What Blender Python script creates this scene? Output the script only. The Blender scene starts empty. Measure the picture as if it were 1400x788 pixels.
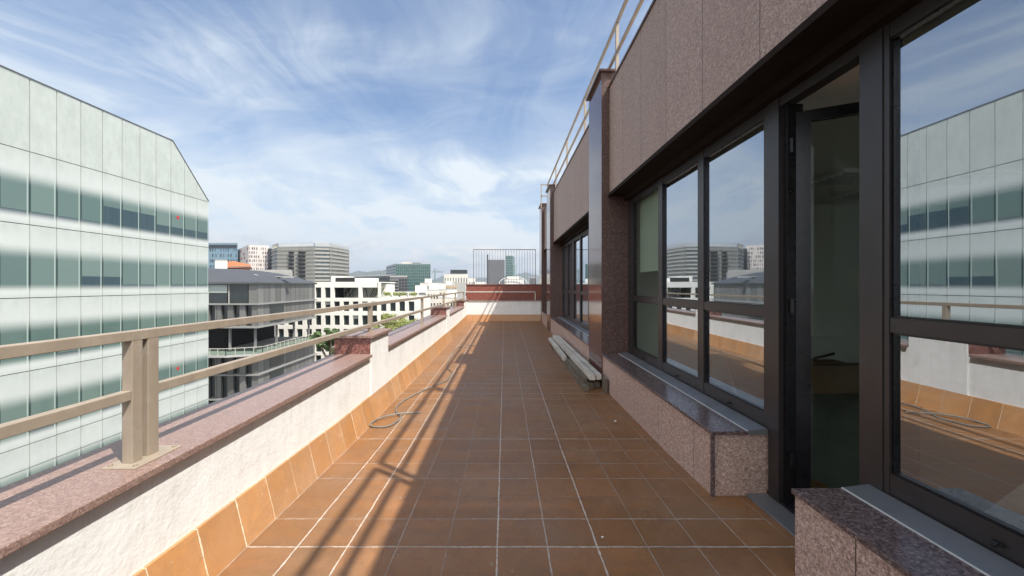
import bpy, bmesh, math, random
from mathutils import Vector, Matrix
random.seed(7)
R = math.radians
C = bpy.context.scene.collection
S = bpy.context.scene

# ------------------------------------------------------------------ camera
F = 550.0                      # focal length in photo pixels (photo 1400 wide)
EYE = 1.6
cd = bpy.data.cameras.new('camera'); cam = bpy.data.objects.new('camera', cd); C.objects.link(cam)
cam.location = (0, 0, EYE); cam.rotation_euler = (R(90), 0, 0)
cd.sensor_width = 36; cd.lens = F/1400*36
cd.shift_x = 10/1400; cd.shift_y = -4/1400
cd.clip_start = 0.05; cd.clip_end = 30000
S.camera = cam

# ------------------------------------------------------------------ sun, sky, exposure
SUN = Vector((.505, -.40, 1.0)).normalized()       # direction towards the sun
sl = bpy.data.lights.new('sun', 'SUN'); so = bpy.data.objects.new('sun', sl); C.objects.link(so)
sl.energy = 4.7; sl.angle = R(0.53); sl.color = (1.0, .94, .85)
so.rotation_euler = SUN.to_track_quat('Z', 'Y').to_euler()
so.location = (20, -20, 40)

def nn(nt, t, **kw):
    n = nt.nodes.new(t)
    for k, v in kw.items():
        if k.startswith('i_'):
            key = k[2:]
            key = int(key) if key.isdigit() else key.replace('_', ' ')
            n.inputs[key].default_value = v
        else: setattr(n, k, v)
    return n
def lk(nt, a, b): nt.links.new(a, b)
def mth(nt, op, a, b=None, c=None, clamp=False):
    n = nt.nodes.new('ShaderNodeMath'); n.operation = op; n.use_clamp = clamp
    for i, x in enumerate((a, b, c)):
        if x is None: continue
        if isinstance(x, (int, float)): n.inputs[i].default_value = x
        else: nt.links.new(x, n.inputs[i])
    return n.outputs[0]
def ramp(nt, fac, stops, interp='LINEAR'):
    n = nt.nodes.new('ShaderNodeValToRGB'); n.color_ramp.interpolation = interp
    e = n.color_ramp.elements
    while len(e) < len(stops): e.new(0.5)
    for el, (p, c) in zip(e, stops):
        el.position = p; el.color = (*c, 1) if len(c) == 3 else c
    nt.links.new(fac, n.inputs[0]); return n.outputs[0]
def g3(v): return (v, v, v)
def mixc(nt, fac, a, b, mode='MIX'):
    n = nt.nodes.new('ShaderNodeMix'); n.data_type = 'RGBA'; n.blend_type = mode
    for idx, x in ((0, fac), (6, a), (7, b)):
        if isinstance(x, (int, float)): n.inputs[idx].default_value = x
        elif isinstance(x, tuple): n.inputs[idx].default_value = (*x, 1)
        else: nt.links.new(x, n.inputs[idx])
    return n.outputs[2]
def noise(nt, vec, scale, detail=4, rough=.5, dist=0):
    n = nn(nt, 'ShaderNodeTexNoise'); n.inputs['Scale'].default_value = scale
    n.inputs['Detail'].default_value = detail; n.inputs['Roughness'].default_value = rough
    n.inputs['Distortion'].default_value = dist
    if vec is not None: nt.links.new(vec, n.inputs['Vector'])
    return n.outputs[0]
def mapping(nt, vec, loc=(0,0,0), rot=(0,0,0), scale=(1,1,1)):
    n = nn(nt, 'ShaderNodeMapping'); n.inputs['Location'].default_value = loc
    n.inputs['Rotation'].default_value = rot; n.inputs['Scale'].default_value = scale
    nt.links.new(vec, n.inputs['Vector']); return n.outputs[0]

def build_world():
    w = bpy.data.worlds.new('World'); S.world = w; w.use_nodes = True
    nt = w.node_tree; nt.nodes.clear()
    out = nn(nt, 'ShaderNodeOutputWorld'); bg = nn(nt, 'ShaderNodeBackground'); lk(nt, bg.outputs[0], out.inputs[0])
    bg.inputs[1].default_value = 0.12
    sky = nn(nt, 'ShaderNodeTexSky'); sky.sky_type = 'NISHITA'; sky.sun_disc = False
    sky.sun_elevation = math.asin(SUN.z); sky.sun_rotation = math.atan2(SUN.x, SUN.y)
    sky.altitude = 30; sky.air_density = 1.15; sky.dust_density = .8; sky.ozone_density = 2.6
    tc = nn(nt, 'ShaderNodeTexCoord'); v = tc.outputs['Generated']
    sep = nn(nt, 'ShaderNodeSeparateXYZ'); lk(nt, v, sep.inputs[0])
    z = mth(nt, 'MAXIMUM', sep.outputs[2], 0.0)
    zz = mth(nt, 'ADD', z, 0.16)
    cx = mth(nt, 'DIVIDE', sep.outputs[0], zz); cy = mth(nt, 'DIVIDE', sep.outputs[1], zz)
    cmb = nn(nt, 'ShaderNodeCombineXYZ'); lk(nt, cx, cmb.inputs[0]); lk(nt, cy, cmb.inputs[1])
    p = cmb.outputs[0]
    # broad veil, fine fibres and one long streak
    wp = nn(nt, 'ShaderNodeTexNoise'); wp.inputs['Scale'].default_value = .9; wp.inputs['Detail'].default_value = 3; lk(nt, p, wp.inputs['Vector'])
    vs = nn(nt, 'ShaderNodeVectorMath', operation='MULTIPLY_ADD'); lk(nt, wp.outputs[1], vs.inputs[0]); vs.inputs[1].default_value = (.9, .9, 0); lk(nt, p, vs.inputs[2])
    pw = vs.outputs[0]
    a = noise(nt, mapping(nt, pw, (CLX, CLY, 0), (0, 0, R(40)), (.42, .62, 1)), 1.0, 6, .56, .3)
    a = ramp(nt, a, [(.43, g3(0)), (.66, g3(1))], 'EASE')
    b = noise(nt, mapping(nt, pw, (7.3, 2.2, 0), (0, 0, 0), (1.7, .50, 1)), 1.5, 9, .62, .6)
    b = ramp(nt, b, [(.43, g3(0)), (.68, g3(1))])
    c = noise(nt, mapping(nt, pw, (0.3, 5.2, 0), (0, 0, 0), (.8, 1.7, 1)), 2.2, 9, .64, .6)
    c = ramp(nt, c, [(.42, g3(0)), (.75, g3(1))])
    veil = mth(nt, 'ADD', mth(nt, 'MULTIPLY', a, .26), mth(nt, 'MULTIPLY', mth(nt, 'MULTIPLY', b, mth(nt, 'ADD', a, .25)), .80))
    veil = mth(nt, 'ADD', veil, mth(nt, 'MULTIPLY', c, .26))
    # unseen bright cloud added behind the viewpoint as fill for the shaded terrace
    back = ramp(nt, mth(nt, 'SUBTRACT', .55, sep.outputs[1]), [(.45, g3(0)), (.95, g3(.75))])
    veil = mth(nt, 'MULTIPLY', veil, ramp(nt, z, [(.0, g3(1.15)), (.36, g3(1.0)), (.55, g3(.50)), (1, g3(.7))]))
    # the broad bright band of cloud lying low over the town
    band = ramp(nt, z, [(0.0, g3(.92)), (.10, g3(.80)), (.24, g3(.52)), (.42, g3(.12)), (.62, g3(0))], 'EASE')
    nb = noise(nt, mapping(nt, pw, (1.3, 0.2, 0), (0, 0, R(20)), (.4, .9, 1)), 1.3, 7, .6, .4)
    band = mth(nt, 'MULTIPLY', band, ramp(nt, nb, [(.34, g3(.35)), (.6, g3(1.15))]))
    dens = mth(nt, 'MULTIPLY', mth(nt, 'ADD', mth(nt, 'ADD', veil, band), back), .95, clamp=True)
    # small heaped clouds just above the horizon
    az = mth(nt, 'ARCTAN2', sep.outputs[0], sep.outputs[1])
    cc = nn(nt, 'ShaderNodeCombineXYZ'); lk(nt, az, cc.inputs[0]); lk(nt, mth(nt, 'MULTIPLY', z, 2.4), cc.inputs[1])
    cu = noise(nt, mapping(nt, cc.outputs[0], (2.65, .4, 0)), 7.5, 8, .58, .25)
    lim = ramp(nt, z, [(.012, g3(.0)), (.035, g3(.11)), (.075, g3(.08)), (.12, g3(-.0)), (.14, (0, 0, 0))])
    cu = mth(nt, 'MULTIPLY', mth(nt, 'SUBTRACT', mth(nt, 'ADD', cu, lim), .545), 13, clamp=True)
    cu = mth(nt, 'MULTIPLY', cu, ramp(nt, z, [(.0, g3(.3)), (.03, g3(1)), (.09, g3(1)), (.13, g3(0))]))
    base = mixc(nt, 1.0, sky.outputs[0], SKYMUL, 'MULTIPLY')
    col = mixc(nt, dens, base, CLOUD)
    col = mixc(nt, back, col, (9.0, 9.2, 9.6))
    shade = mixc(nt, ramp(nt, noise(nt, mapping(nt, cc.outputs[0], (2.6, .42, 0)), 9, 6, .6), [(.4, g3(0)), (.65, g3(1))]), (3.5, 3.9, 4.4), (6.3, 6.0, 5.6))
    col = mixc(nt, mth(nt, 'MULTIPLY', cu, .7), col, shade)
    lk(nt, col, bg.inputs[0])
CLX, CLY = 3.1, 1.4
SKYMUL = (.58, .70, .82); CLOUD = (4.5, 4.95, 5.3)
build_world()
S.view_settings.view_transform = 'Standard'; S.view_settings.look = 'None'
S.view_settings.exposure = 0.68; S.view_settings.gamma = 1; S.view_settings.use_curve_mapping = False
S.cycles.max_bounces = 8; S.cycles.transparent_max_bounces = 12

# ------------------------------------------------------------------ materials
def mat(name):
    m = bpy.data.materials.new(name); m.use_nodes = True; nt = m.node_tree
    b = nt.nodes['Principled BSDF']; tc = nn(nt, 'ShaderNodeTexCoord')
    return m, nt, b, tc.outputs['Object']
def setb(b, **kw):
    for k, v in kw.items():
        k = k.replace('_', ' ')
        if isinstance(v, tuple) and len(v) == 3: v = (*v, 1)
        b.inputs[k].default_value = v
def bump(nt, b, h, strength=.3, dist=.01):
    n = nn(nt, 'ShaderNodeBump'); n.inputs['Strength'].default_value = strength; n.inputs['Distance'].default_value = dist
    lk(nt, h, n.inputs['Height']); lk(nt, n.outputs[0], b.inputs['Normal'])
def plain(name, col, rough=.6, metal=0, var=.12, sc=3, bmp=0, spec=.5):
    m, nt, b, v = mat(name)
    n = noise(nt, v, sc, 6, .6)
    lo = tuple(c*(1-var) for c in col); hi = tuple(min(1, c*(1+var)) for c in col)
    lk(nt, ramp(nt, n, [(.3, lo), (.7, hi)]), b.inputs['Base Color'])
    setb(b, Roughness=rough, Metallic=metal); b.inputs['Specular IOR Level'].default_value = spec
    r = noise(nt, v, sc*4, 4, .6); lk(nt, mth(nt, 'ADD', mth(nt, 'MULTIPLY', r, .2), rough-.1), b.inputs['Roughness'])
    if bmp: bump(nt, b, noise(nt, v, sc*14, 5, .6), bmp, .004)
    return m
def streaky(name, col, rough=.7, var=.25, spec=.3):
    # rendered wall with vertical run marks
    m, nt, b, v = mat(name)
    n = noise(nt, mapping(nt, v, scale=(3, 3, .25)), 1.5, 7, .65)
    n2 = noise(nt, v, .7, 5, .6)
    f = mth(nt, 'MULTIPLY', mth(nt, 'ADD', n, n2), .5)
    lk(nt, ramp(nt, f, [(.35, tuple(c*(1-var) for c in col)), (.6, col)]), b.inputs['Base Color'])
    setb(b, Roughness=rough); b.inputs['Specular IOR Level'].default_value = spec
    bump(nt, b, noise(nt, v, 25, 6, .6), .25, .004)
    return m
def granite(name, dark, mid, light, scale=90, rough=.25, bmp=0, bdist=.003, joints=None, coat=0, contrast=1):
    m, nt, b, v = mat(name)
    vor = nn(nt, 'ShaderNodeTexVoronoi'); vor.inputs['Scale'].default_value = scale
    wv = mixc(nt, .012, v, nn(nt, 'ShaderNodeTexNoise').outputs[1]); lk(nt, v, vor.inputs['Vector'])
    hs = nn(nt, 'ShaderNodeSeparateColor'); lk(nt, vor.outputs['Color'], hs.inputs[0])
    f = hs.outputs[0]
    col = ramp(nt, f, [(.0, dark), (.22, dark), (.34, mid), (.72, mid), (.86, light), (1, light)])
    n2 = noise(nt, v, scale*.33, 5, .7)
    col = mixc(nt, ramp(nt, n2, [(.42, g3(.55)), (.6, g3(0))]), col, dark)
    n3 = noise(nt, v, 2.2, 4, .6)
    col = mixc(nt, mth(nt, 'MULTIPLY', n3, .35), col, mid)
    if joints:
        # joints: list of (axis, pitch, offset, width)
        sp = nn(nt, 'ShaderNodeSeparateXYZ'); lk(nt, v, sp.inputs[0])
        for ax, pitch, off, wd in joints:
            t = mth(nt, 'DIVIDE', mth(nt, 'SUBTRACT', sp.outputs[ax], off), pitch)
            t = mth(nt, 'SUBTRACT', mth(nt, 'FRACT', mth(nt, 'ADD', t, .5)), .5)
            t = mth(nt, 'LESS_THAN', mth(nt, 'ABSOLUTE', t), wd/2/pitch)
            col = mixc(nt, t, col, tuple(c*.35 for c in dark))
    if joints and joints[0][0] == 1:
        ax, pitch, off, wd = joints[0]
        sl_ = nn(nt, 'ShaderNodeTexWhiteNoise', noise_dimensions='1D'); lk(nt, mth(nt, 'FLOOR', mth(nt, 'DIVIDE', mth(nt, 'SUBTRACT', sp.outputs[ax], off), pitch)), sl_.inputs['W'])
        col = mixc(nt, mth(nt, 'MULTIPLY', sl_.outputs[0], .30), col, tuple(c*.62 for c in mid))
        run = noise(nt, mapping(nt, v, scale=(1, 5, .35)), 2.2, 6, .65)
        col = mixc(nt, ramp(nt, run, [(.52, g3(0)), (.72, g3(.28))]), col, tuple(c*.5 for c in mid))
    lk(nt, col, b.inputs['Base Color'])
    lk(nt, mth(nt, 'ADD', mth(nt, 'MULTIPLY', n3, .1), rough-.05), b.inputs['Roughness'])
    if coat: b.inputs['Coat Weight'].default_value = coat; b.inputs['Coat Roughness'].default_value = .04
    if bmp:
        vb = nn(nt, 'ShaderNodeTexVoronoi'); vb.inputs['Scale'].default_value = scale*.62; lk(nt, v, vb.inputs['Vector'])
        h = mth(nt, 'ADD', mth(nt, 'MULTIPLY', vb.outputs[0], .8), noise(nt, v, scale*1.3, 4, .7))
        bump(nt, b, h, bmp, bdist)
    return m

M = {}
M['granite_rough'] = granite('rough pink granite', (.25, .165, .135), (.50, .355, .295), (.63, .49, .415), 95, .6, .8, .008, [(1, .78, 2.68, .009)])
M['granite_block'] = granite('bush hammered granite', (.22, .14, .115), (.58, .40, .33), (.78, .62, .54), 105, .6, .6, .005, [(1, .78, 2.60, .007)])
M['granite_dark'] = granite('polished brown granite', (.04, .018, .016), (.15, .070, .060), (.27, .15, .13), 110, .10, joints=[(2, 1.28, 1.16, .006)])
M['granite_side'] = granite('honed brown granite', (.04, .024, .02), (.125, .07, .058), (.22, .135, .115), 95, .32, .2, .002, joints=[(2, 1.28, 1.16, .006)])
M['granite_coping'] = granite('pink granite coping', (.17, .105, .09), (.32, .215, .18), (.42, .315, .27), 150, .34, .15, .002, joints=[(1, 2.4, .9, .004)])
M['granite_sill'] = granite('dark granite sill', (.05, .034, .034), (.15, .105, .102), (.26, .20, .19), 100, .22)
M['granite_red'] = granite('red granite pier', (.09, .03, .025), (.25, .10, .08), (.40, .22, .18), 80, .35, .2, .002)
M['red_wall'] = granite('red granite wall', (.16, .045, .03), (.27, .085, .06), (.34, .12, .09), 45, .4)
def paint(name, col):
    m, nt, b, v = mat(name)
    n = noise(nt, mapping(nt, v, scale=(3, 3, .8)), 3, 7, .65)
    c = ramp(nt, n, [(.3, tuple(x*.86 for x in col)), (.7, tuple(x*1.08 for x in col))])
    sc = noise(nt, v, 26, 8, .75); c = mixc(nt, ramp(nt, sc, [(.66, g3(0)), (.70, g3(.75))]), c, (.16, .10, .07))
    du = noise(nt, v, 9, 6, .7); c = mixc(nt, ramp(nt, du, [(.5, g3(0)), (.75, g3(.35))]), c, (.45, .41, .35))
    lk(nt, c, b.inputs['Base Color']); lk(nt, mth(nt, 'ADD', .36, mth(nt, 'MULTIPLY', du, .25)), b.inputs['Roughness'])
    bump(nt, b, noise(nt, v, 40, 5, .6), .10, .002); return m
M['rail'] = paint('taupe painted steel', (.32, .265, .205))
M['fence_grey'] = plain('grey fence steel', (.16, .16, .165), .5)
M['rail_pale'] = plain('pale painted steel', (.52, .50, .44), .45, 0, .06, 5)
M['frame'] = plain('dark bronze aluminium', (.042, .036, .036), .34, .3, .1, 6)
M['frame_black'] = plain('black aluminium', (.009, .009, .011), .3, .2, .2, 6)
M['soffit'] = plain('dark brown metal', (.020, .012, .009), .8, .0, .15, 4, spec=.12)
M['flashing'] = plain('grey sheet metal', (.20, .205, .215), .42, .4, .15, 5)
M['rubber'] = plain('black rubber', (.012, .012, .012), .5)
M['white_line'] = plain('white sealant', (.6, .6, .58), .6)
M['interior_wall'] = plain('interior plaster', (.70, .71, .66), .9, 0, .05, 1)
M['interior_floor'] = plain('interior floor', (.16, .18, .16), .45, 0, .2, 2)
M['ceiling'] = plain('ceiling board', (.62, .58, .52), .9, 0, .03, 1)
M['blind'] = plain('roller blind cloth', (.50, .54, .47), .8, 0, .04, 2)
M['cardboard'] = plain('cardboard', (.26, .17, .10), .85, 0, .12, 4)
M['white_paint'] = plain('white painted', (.72, .72, .70), .6, 0, .05, 2)
M['chrome'] = plain('chrome', (.6, .6, .6), .2, 1, .05, 4)
M['hose'] = plain('grey hose', (.17, .175, .165), .5, 0, .3, 9)

def wood(name, a, b_, c_):
    m, nt, b, v = mat(name)
    s = mapping(nt, v, scale=(14, .8, 14))
    n = noise(nt, s, 2.2, 8, .7, .6)
    col = ramp(nt, n, [(.25, a), (.5, b_), (.75, c_)])
    n2 = noise(nt, v, 1.7, 5, .6); col = mixc(nt, ramp(nt, n2, [(.45, g3(0)), (.7, g3(.6))]), col, a)
    lk(nt, col, b.inputs['Base Color']); setb(b, Roughness=.85); bump(nt, b, n, .6, .006)
    return m
M['wood_pale'] = wood('weathered pale timber', (.30, .27, .22), (.56, .52, .45), (.74, .70, .62))
M['wood_dark'] = wood('weathered dark timber', (.05, .038, .026), (.15, .12, .085), (.26, .22, .16))

def stucco():
    m, nt, b, v = mat('white rough render')
    n = noise(nt, v, 3, 6, .65); n2 = noise(nt, mapping(nt, v, scale=(3, 2.2, .5)), 2, 7, .7)
    f = mth(nt, 'MULTIPLY', mth(nt, 'ADD', n, n2), .5)
    col = ramp(nt, f, [(.36, (.70, .70, .67)), (.5, (.78, .78, .765)), (.62, (.82, .82, .805))])
    spz = nn(nt, 'ShaderNodeSeparateXYZ'); lk(nt, v, spz.inputs[0])
    run = noise(nt, mapping(nt, v, scale=(6, 6, .35)), 3.0, 6, .7)
    hi = ramp(nt, spz.outputs[2], [(.25, g3(.15)), (.72, g3(.75))])
    col = mixc(nt, mth(nt, 'MULTIPLY', ramp(nt, run, [(.52, g3(0)), (.68, g3(.55))]), hi), col, (.55, .52, .46))
    n3 = noise(nt, v, 7, 8, .75); col = mixc(nt, ramp(nt, n3, [(.60, g3(0)), (.72, g3(.35))]), col, (.46, .45, .43))
    lk(nt, col, b.inputs['Base Color']); setb(b, Roughness=.9); b.inputs['Specular IOR Level'].default_value = .2
    h = mth(nt, 'ADD', noise(nt, v, 38, 6, .65), mth(nt, 'MULTIPLY', noise(nt, v, 9, 4, .6), 1.6))
    bump(nt, b, h, .42, .008)
    return m
M['stucco'] = stucco()

TX, TY, OX, OY = .305, .3065, -.045, 2.76
def tiles(name, upright=False):
    """glazed terracotta tiles; worn white grout on some joints"""
    m, nt, b, v = mat(name)
    sp = nn(nt, 'ShaderNodeSeparateXYZ'); lk(nt, v, sp.inputs[0])
    wob = noise(nt, v, 5, 3, .5); wobs = mth(nt, 'ADD', mth(nt, 'MULTIPLY', mth(nt, 'SUBTRACT', wob, .5), .010), mth(nt, 'MULTIPLY', mth(nt, 'SUBTRACT', noise(nt, v, 60, 3, .6), .5), .004))
    def line(axis, pitch, off):
        t = mth(nt, 'DIVIDE', mth(nt, 'SUBTRACT', mth(nt, 'ADD', sp.outputs[axis], wobs), off), pitch)
        idx = mth(nt, 'ROUND', t); cell = mth(nt, 'FLOOR', t)
        d = mth(nt, 'MULTIPLY', mth(nt, 'ABSOLUTE', mth(nt, 'SUBTRACT', t, idx)), pitch)
        return idx, cell, d
    iy, cy, dy = line(1, TY, OY)
    ix, cx, dx = line(0, TX, OX)
    def wn(a, bb):
        c = nn(nt, 'ShaderNodeCombineXYZ')
        for i, q in enumerate((a, bb)):
            if isinstance(q, (int, float)): c.inputs[i].default_value = q
            else: lk(nt, q, c.inputs[i])
        w = nn(nt, 'ShaderNodeTexWhiteNoise', noise_dimensions='3D'); lk(nt, c.outputs[0], w.inputs['Vector']); return w.outputs[0]
    cell = wn(cx, cy) if not upright else mth(nt, 'MULTIPLY', wn(3.3, cy), 1.0)
    base = ramp(nt, cell, [(0, (.45, .215, .072)), (.5, (.51, .245, .085)), (1, (.56, .275, .102))])
    mott = noise(nt, v, 9, 7, .68); mott2 = noise(nt, mapping(nt, v, scale=(1, 7, 1)), 14, 5, .6)
    base = mixc(nt, ramp(nt, mott, [(.35, g3(.45)), (.62, g3(0))]), base, (.34, .17, .085))
    base = mixc(nt, ramp(nt, mott2, [(.5, g3(0)), (.75, g3(.30))]), base, (.60, .34, .13))
    big = noise(nt, v, 1.1, 6, .62)
    base = mixc(nt, ramp(nt, big, [(.42, g3(0)), (.68, g3(.42))]), base, (.46, .35, .26))
    b.inputs['Specular IOR Level'].default_value = .8; b.inputs['Coat Weight'].default_value = .30; b.inputs['Coat Roughness'].default_value = .32
    if upright: base = mixc(nt, ramp(nt, wn(8.1, cy), [(.5, g3(0)), (1, g3(.38))]), base, (.40, .19, .07))
    base = mixc(nt, ramp(nt, noise(nt, v, 60, 4, .7), [(.3, g3(.22)), (.55, g3(0))]), base, (.30, .15, .07))
    # cement smears left on the tiles
    sm = noise(nt, mapping(nt, v, (4, 1, 0), scale=(1.6, 1, 1)), 2.6, 9, .75, .5)
    smm = ramp(nt, sm, [(.61, g3(0)), (.70, g3(.42))])
    base = mixc(nt, smm, base, (.58, .47, .35))
    sp2 = noise(nt, v, 34, 2, .5); base = mixc(nt, ramp(nt, sp2, [(.735, g3(0)), (.76, g3(.8))]), base, (.62, .58, .5))
    ws = noise(nt, mapping(nt, v, (9, 3, 0), scale=(1, .6, 1)), 1.9, 7, .6, 1.2)
    ring = ramp(nt, ws, [(.47, g3(0)), (.505, g3(.30)), (.52, g3(.05)), (.58, g3(0)), (.64, g3(.22)), (.66, g3(0))])
    base = mixc(nt, ring, base, (.30, .17, .09))
    gn = noise(nt, v, 22, 5, .7)
    def grout(idx, cross, d, seed, amt):
        w = wn(idx, seed)
        seg = noise(nt, mapping(nt, v, (seed*3.7, 0, 0)), 1.3, 3, .6)
        brk = noise(nt, mapping(nt, v, (seed*1.3, 2, 0)), 9, 4, .7)
        white = ramp(nt, mth(nt, 'ADD', mth(nt, 'ADD', mth(nt, 'MULTIPLY', w, .5), mth(nt, 'MULTIPLY', seg, .7)), mth(nt, 'MULTIPLY', brk, .50)), [(amt-.05, g3(.0)), (amt+.16, g3(.5)), (amt+.60, g3(.95))])
        width = mth(nt, 'ADD', .0024, mth(nt, 'MULTIPLY', mth(nt, 'MULTIPLY', mth(nt, 'POWER', white, 2), mth(nt, 'POWER', gn, 3.0)), .0270))
        soft = mth(nt, 'DIVIDE', mth(nt, 'SUBTRACT', width, d), .0022, clamp=True)
        return soft, white
    g1, w1 = grout(iy, cx, dy, 1.7, .54)
    if upright: g2, w2 = None, None
    else: g2, w2 = grout(ix, cy, dx, 5.2, .42)
    def put(base, g, w, dk=(.17, .10, .065), wt=(.80, .74, .66)):
        return mixc(nt, g, base, mixc(nt, w, dk, wt))
    if upright: col = mixc(nt, g1, base, (.70, .58, .42)); gg = g1
    else:
        col = put(put(base, g1, w1), g2, w2); gg = mth(nt, 'MAXIMUM', g1, g2)
    lk(nt, col, b.inputs['Base Color'])
    rr = mth(nt, 'ADD', .34, mth(nt, 'MULTIPLY', mth(nt, 'ADD', mott, mth(nt, 'MULTIPLY', cell, .4)), .22))
    lk(nt, mixc(nt, gg, rr, (.9, .9, .9)), b.inputs['Roughness'])
    h = mth(nt, 'SUBTRACT', mth(nt, 'MULTIPLY', mth(nt, 'ADD', noise(nt, v, 4.5, 4, .6), mth(nt, 'MULTIPLY', mott2, .15)), .5), mth(nt, 'MULTIPLY', gg, .25))
    bump(nt, b, h, .35, .006)
    return m
M['tile'] = tiles('terracotta floor tiles'); M['tile_up'] = tiles('terracotta skirting tiles', True)

def glass(name, tint, ior, refl=(.9, .95, .93), extra=.0):
    m = bpy.data.materials.new(name); m.use_nodes = True; nt = m.node_tree; nt.nodes.clear()
    o = nn(nt, 'ShaderNodeOutputMaterial'); mx = nn(nt, 'ShaderNodeMixShader')
    tr = nn(nt, 'ShaderNodeBsdfTransparent'); tr.inputs[0].default_value = (*tint, 1)
    gl = nn(nt, 'ShaderNodeBsdfGlossy'); gl.inputs[0].default_value = (*refl, 1); gl.inputs['Roughness'].default_value = .0
    fr = nn(nt, 'ShaderNodeFresnel'); fr.inputs[0].default_value = ior
    tc = nn(nt, 'ShaderNodeTexCoord')
    bp = nn(nt, 'ShaderNodeBump'); bp.inputs['Strength'].default_value = .008; bp.inputs['Distance'].default_value = .02
    lk(nt, noise(nt, tc.outputs['Object'], 1.6, 2, .5), bp.inputs['Height']); lk(nt, bp.outputs[0], gl.inputs['Normal'])
    geo = nn(nt, 'ShaderNodeNewGeometry'); back = geo.outputs['Backfacing']
    lk(nt, mth(nt, 'ADD', mth(nt, 'MULTIPLY', back, 1/ior-ior), ior), fr.inputs[0])
    f = mth(nt, 'MULTIPLY', mth(nt, 'ADD', fr.outputs[0], extra, clamp=True), mth(nt, 'SUBTRACT', 1, back))
    lk(nt, f, mx.inputs[0]); lk(nt, tr.outputs[0], mx.inputs[1]); lk(nt, gl.outputs[0], mx.inputs[2]); lk(nt, mx.outputs[0], o.inputs[0])
    return m
M['glass'] = glass('solar control glass', (.72, .76, .74), 1.9, (.86, .92, 1.0), .36)
M['glass_clear'] = glass('clear window glass', (.84, .88, .85), 1.3)
M['glass_leaf'] = glass('tinted door glass', (.74, .78, .76), 1.35)

def citywall(name, col, rough=.8, var=.12):
    m, nt, b, v = mat(name)
    n = noise(nt, v, .25, 6, .65); lk(nt, ramp(nt, n, [(.3, tuple(c*(1-var) for c in col)), (.65, col)]), b.inputs['Base Color'])
    setb(b, Roughness=rough); b.inputs['Specular IOR Level'].default_value = .3; return m
def cityglass(name, col, rough=.12):
    m, nt, b, v = mat(name)
    n = noise(nt, mapping(nt, v, scale=(1, 1, 1.5)), .5, 3, .6)
    lk(nt, ramp(nt, n, [(.3, tuple(c*.6 for c in col)), (.7, tuple(c*1.3 for c in col))]), b.inputs['Base Color'])
    setb(b, Roughness=rough, Metallic=.0); b.inputs['Specular IOR Level'].default_value = .9; return m

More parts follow.
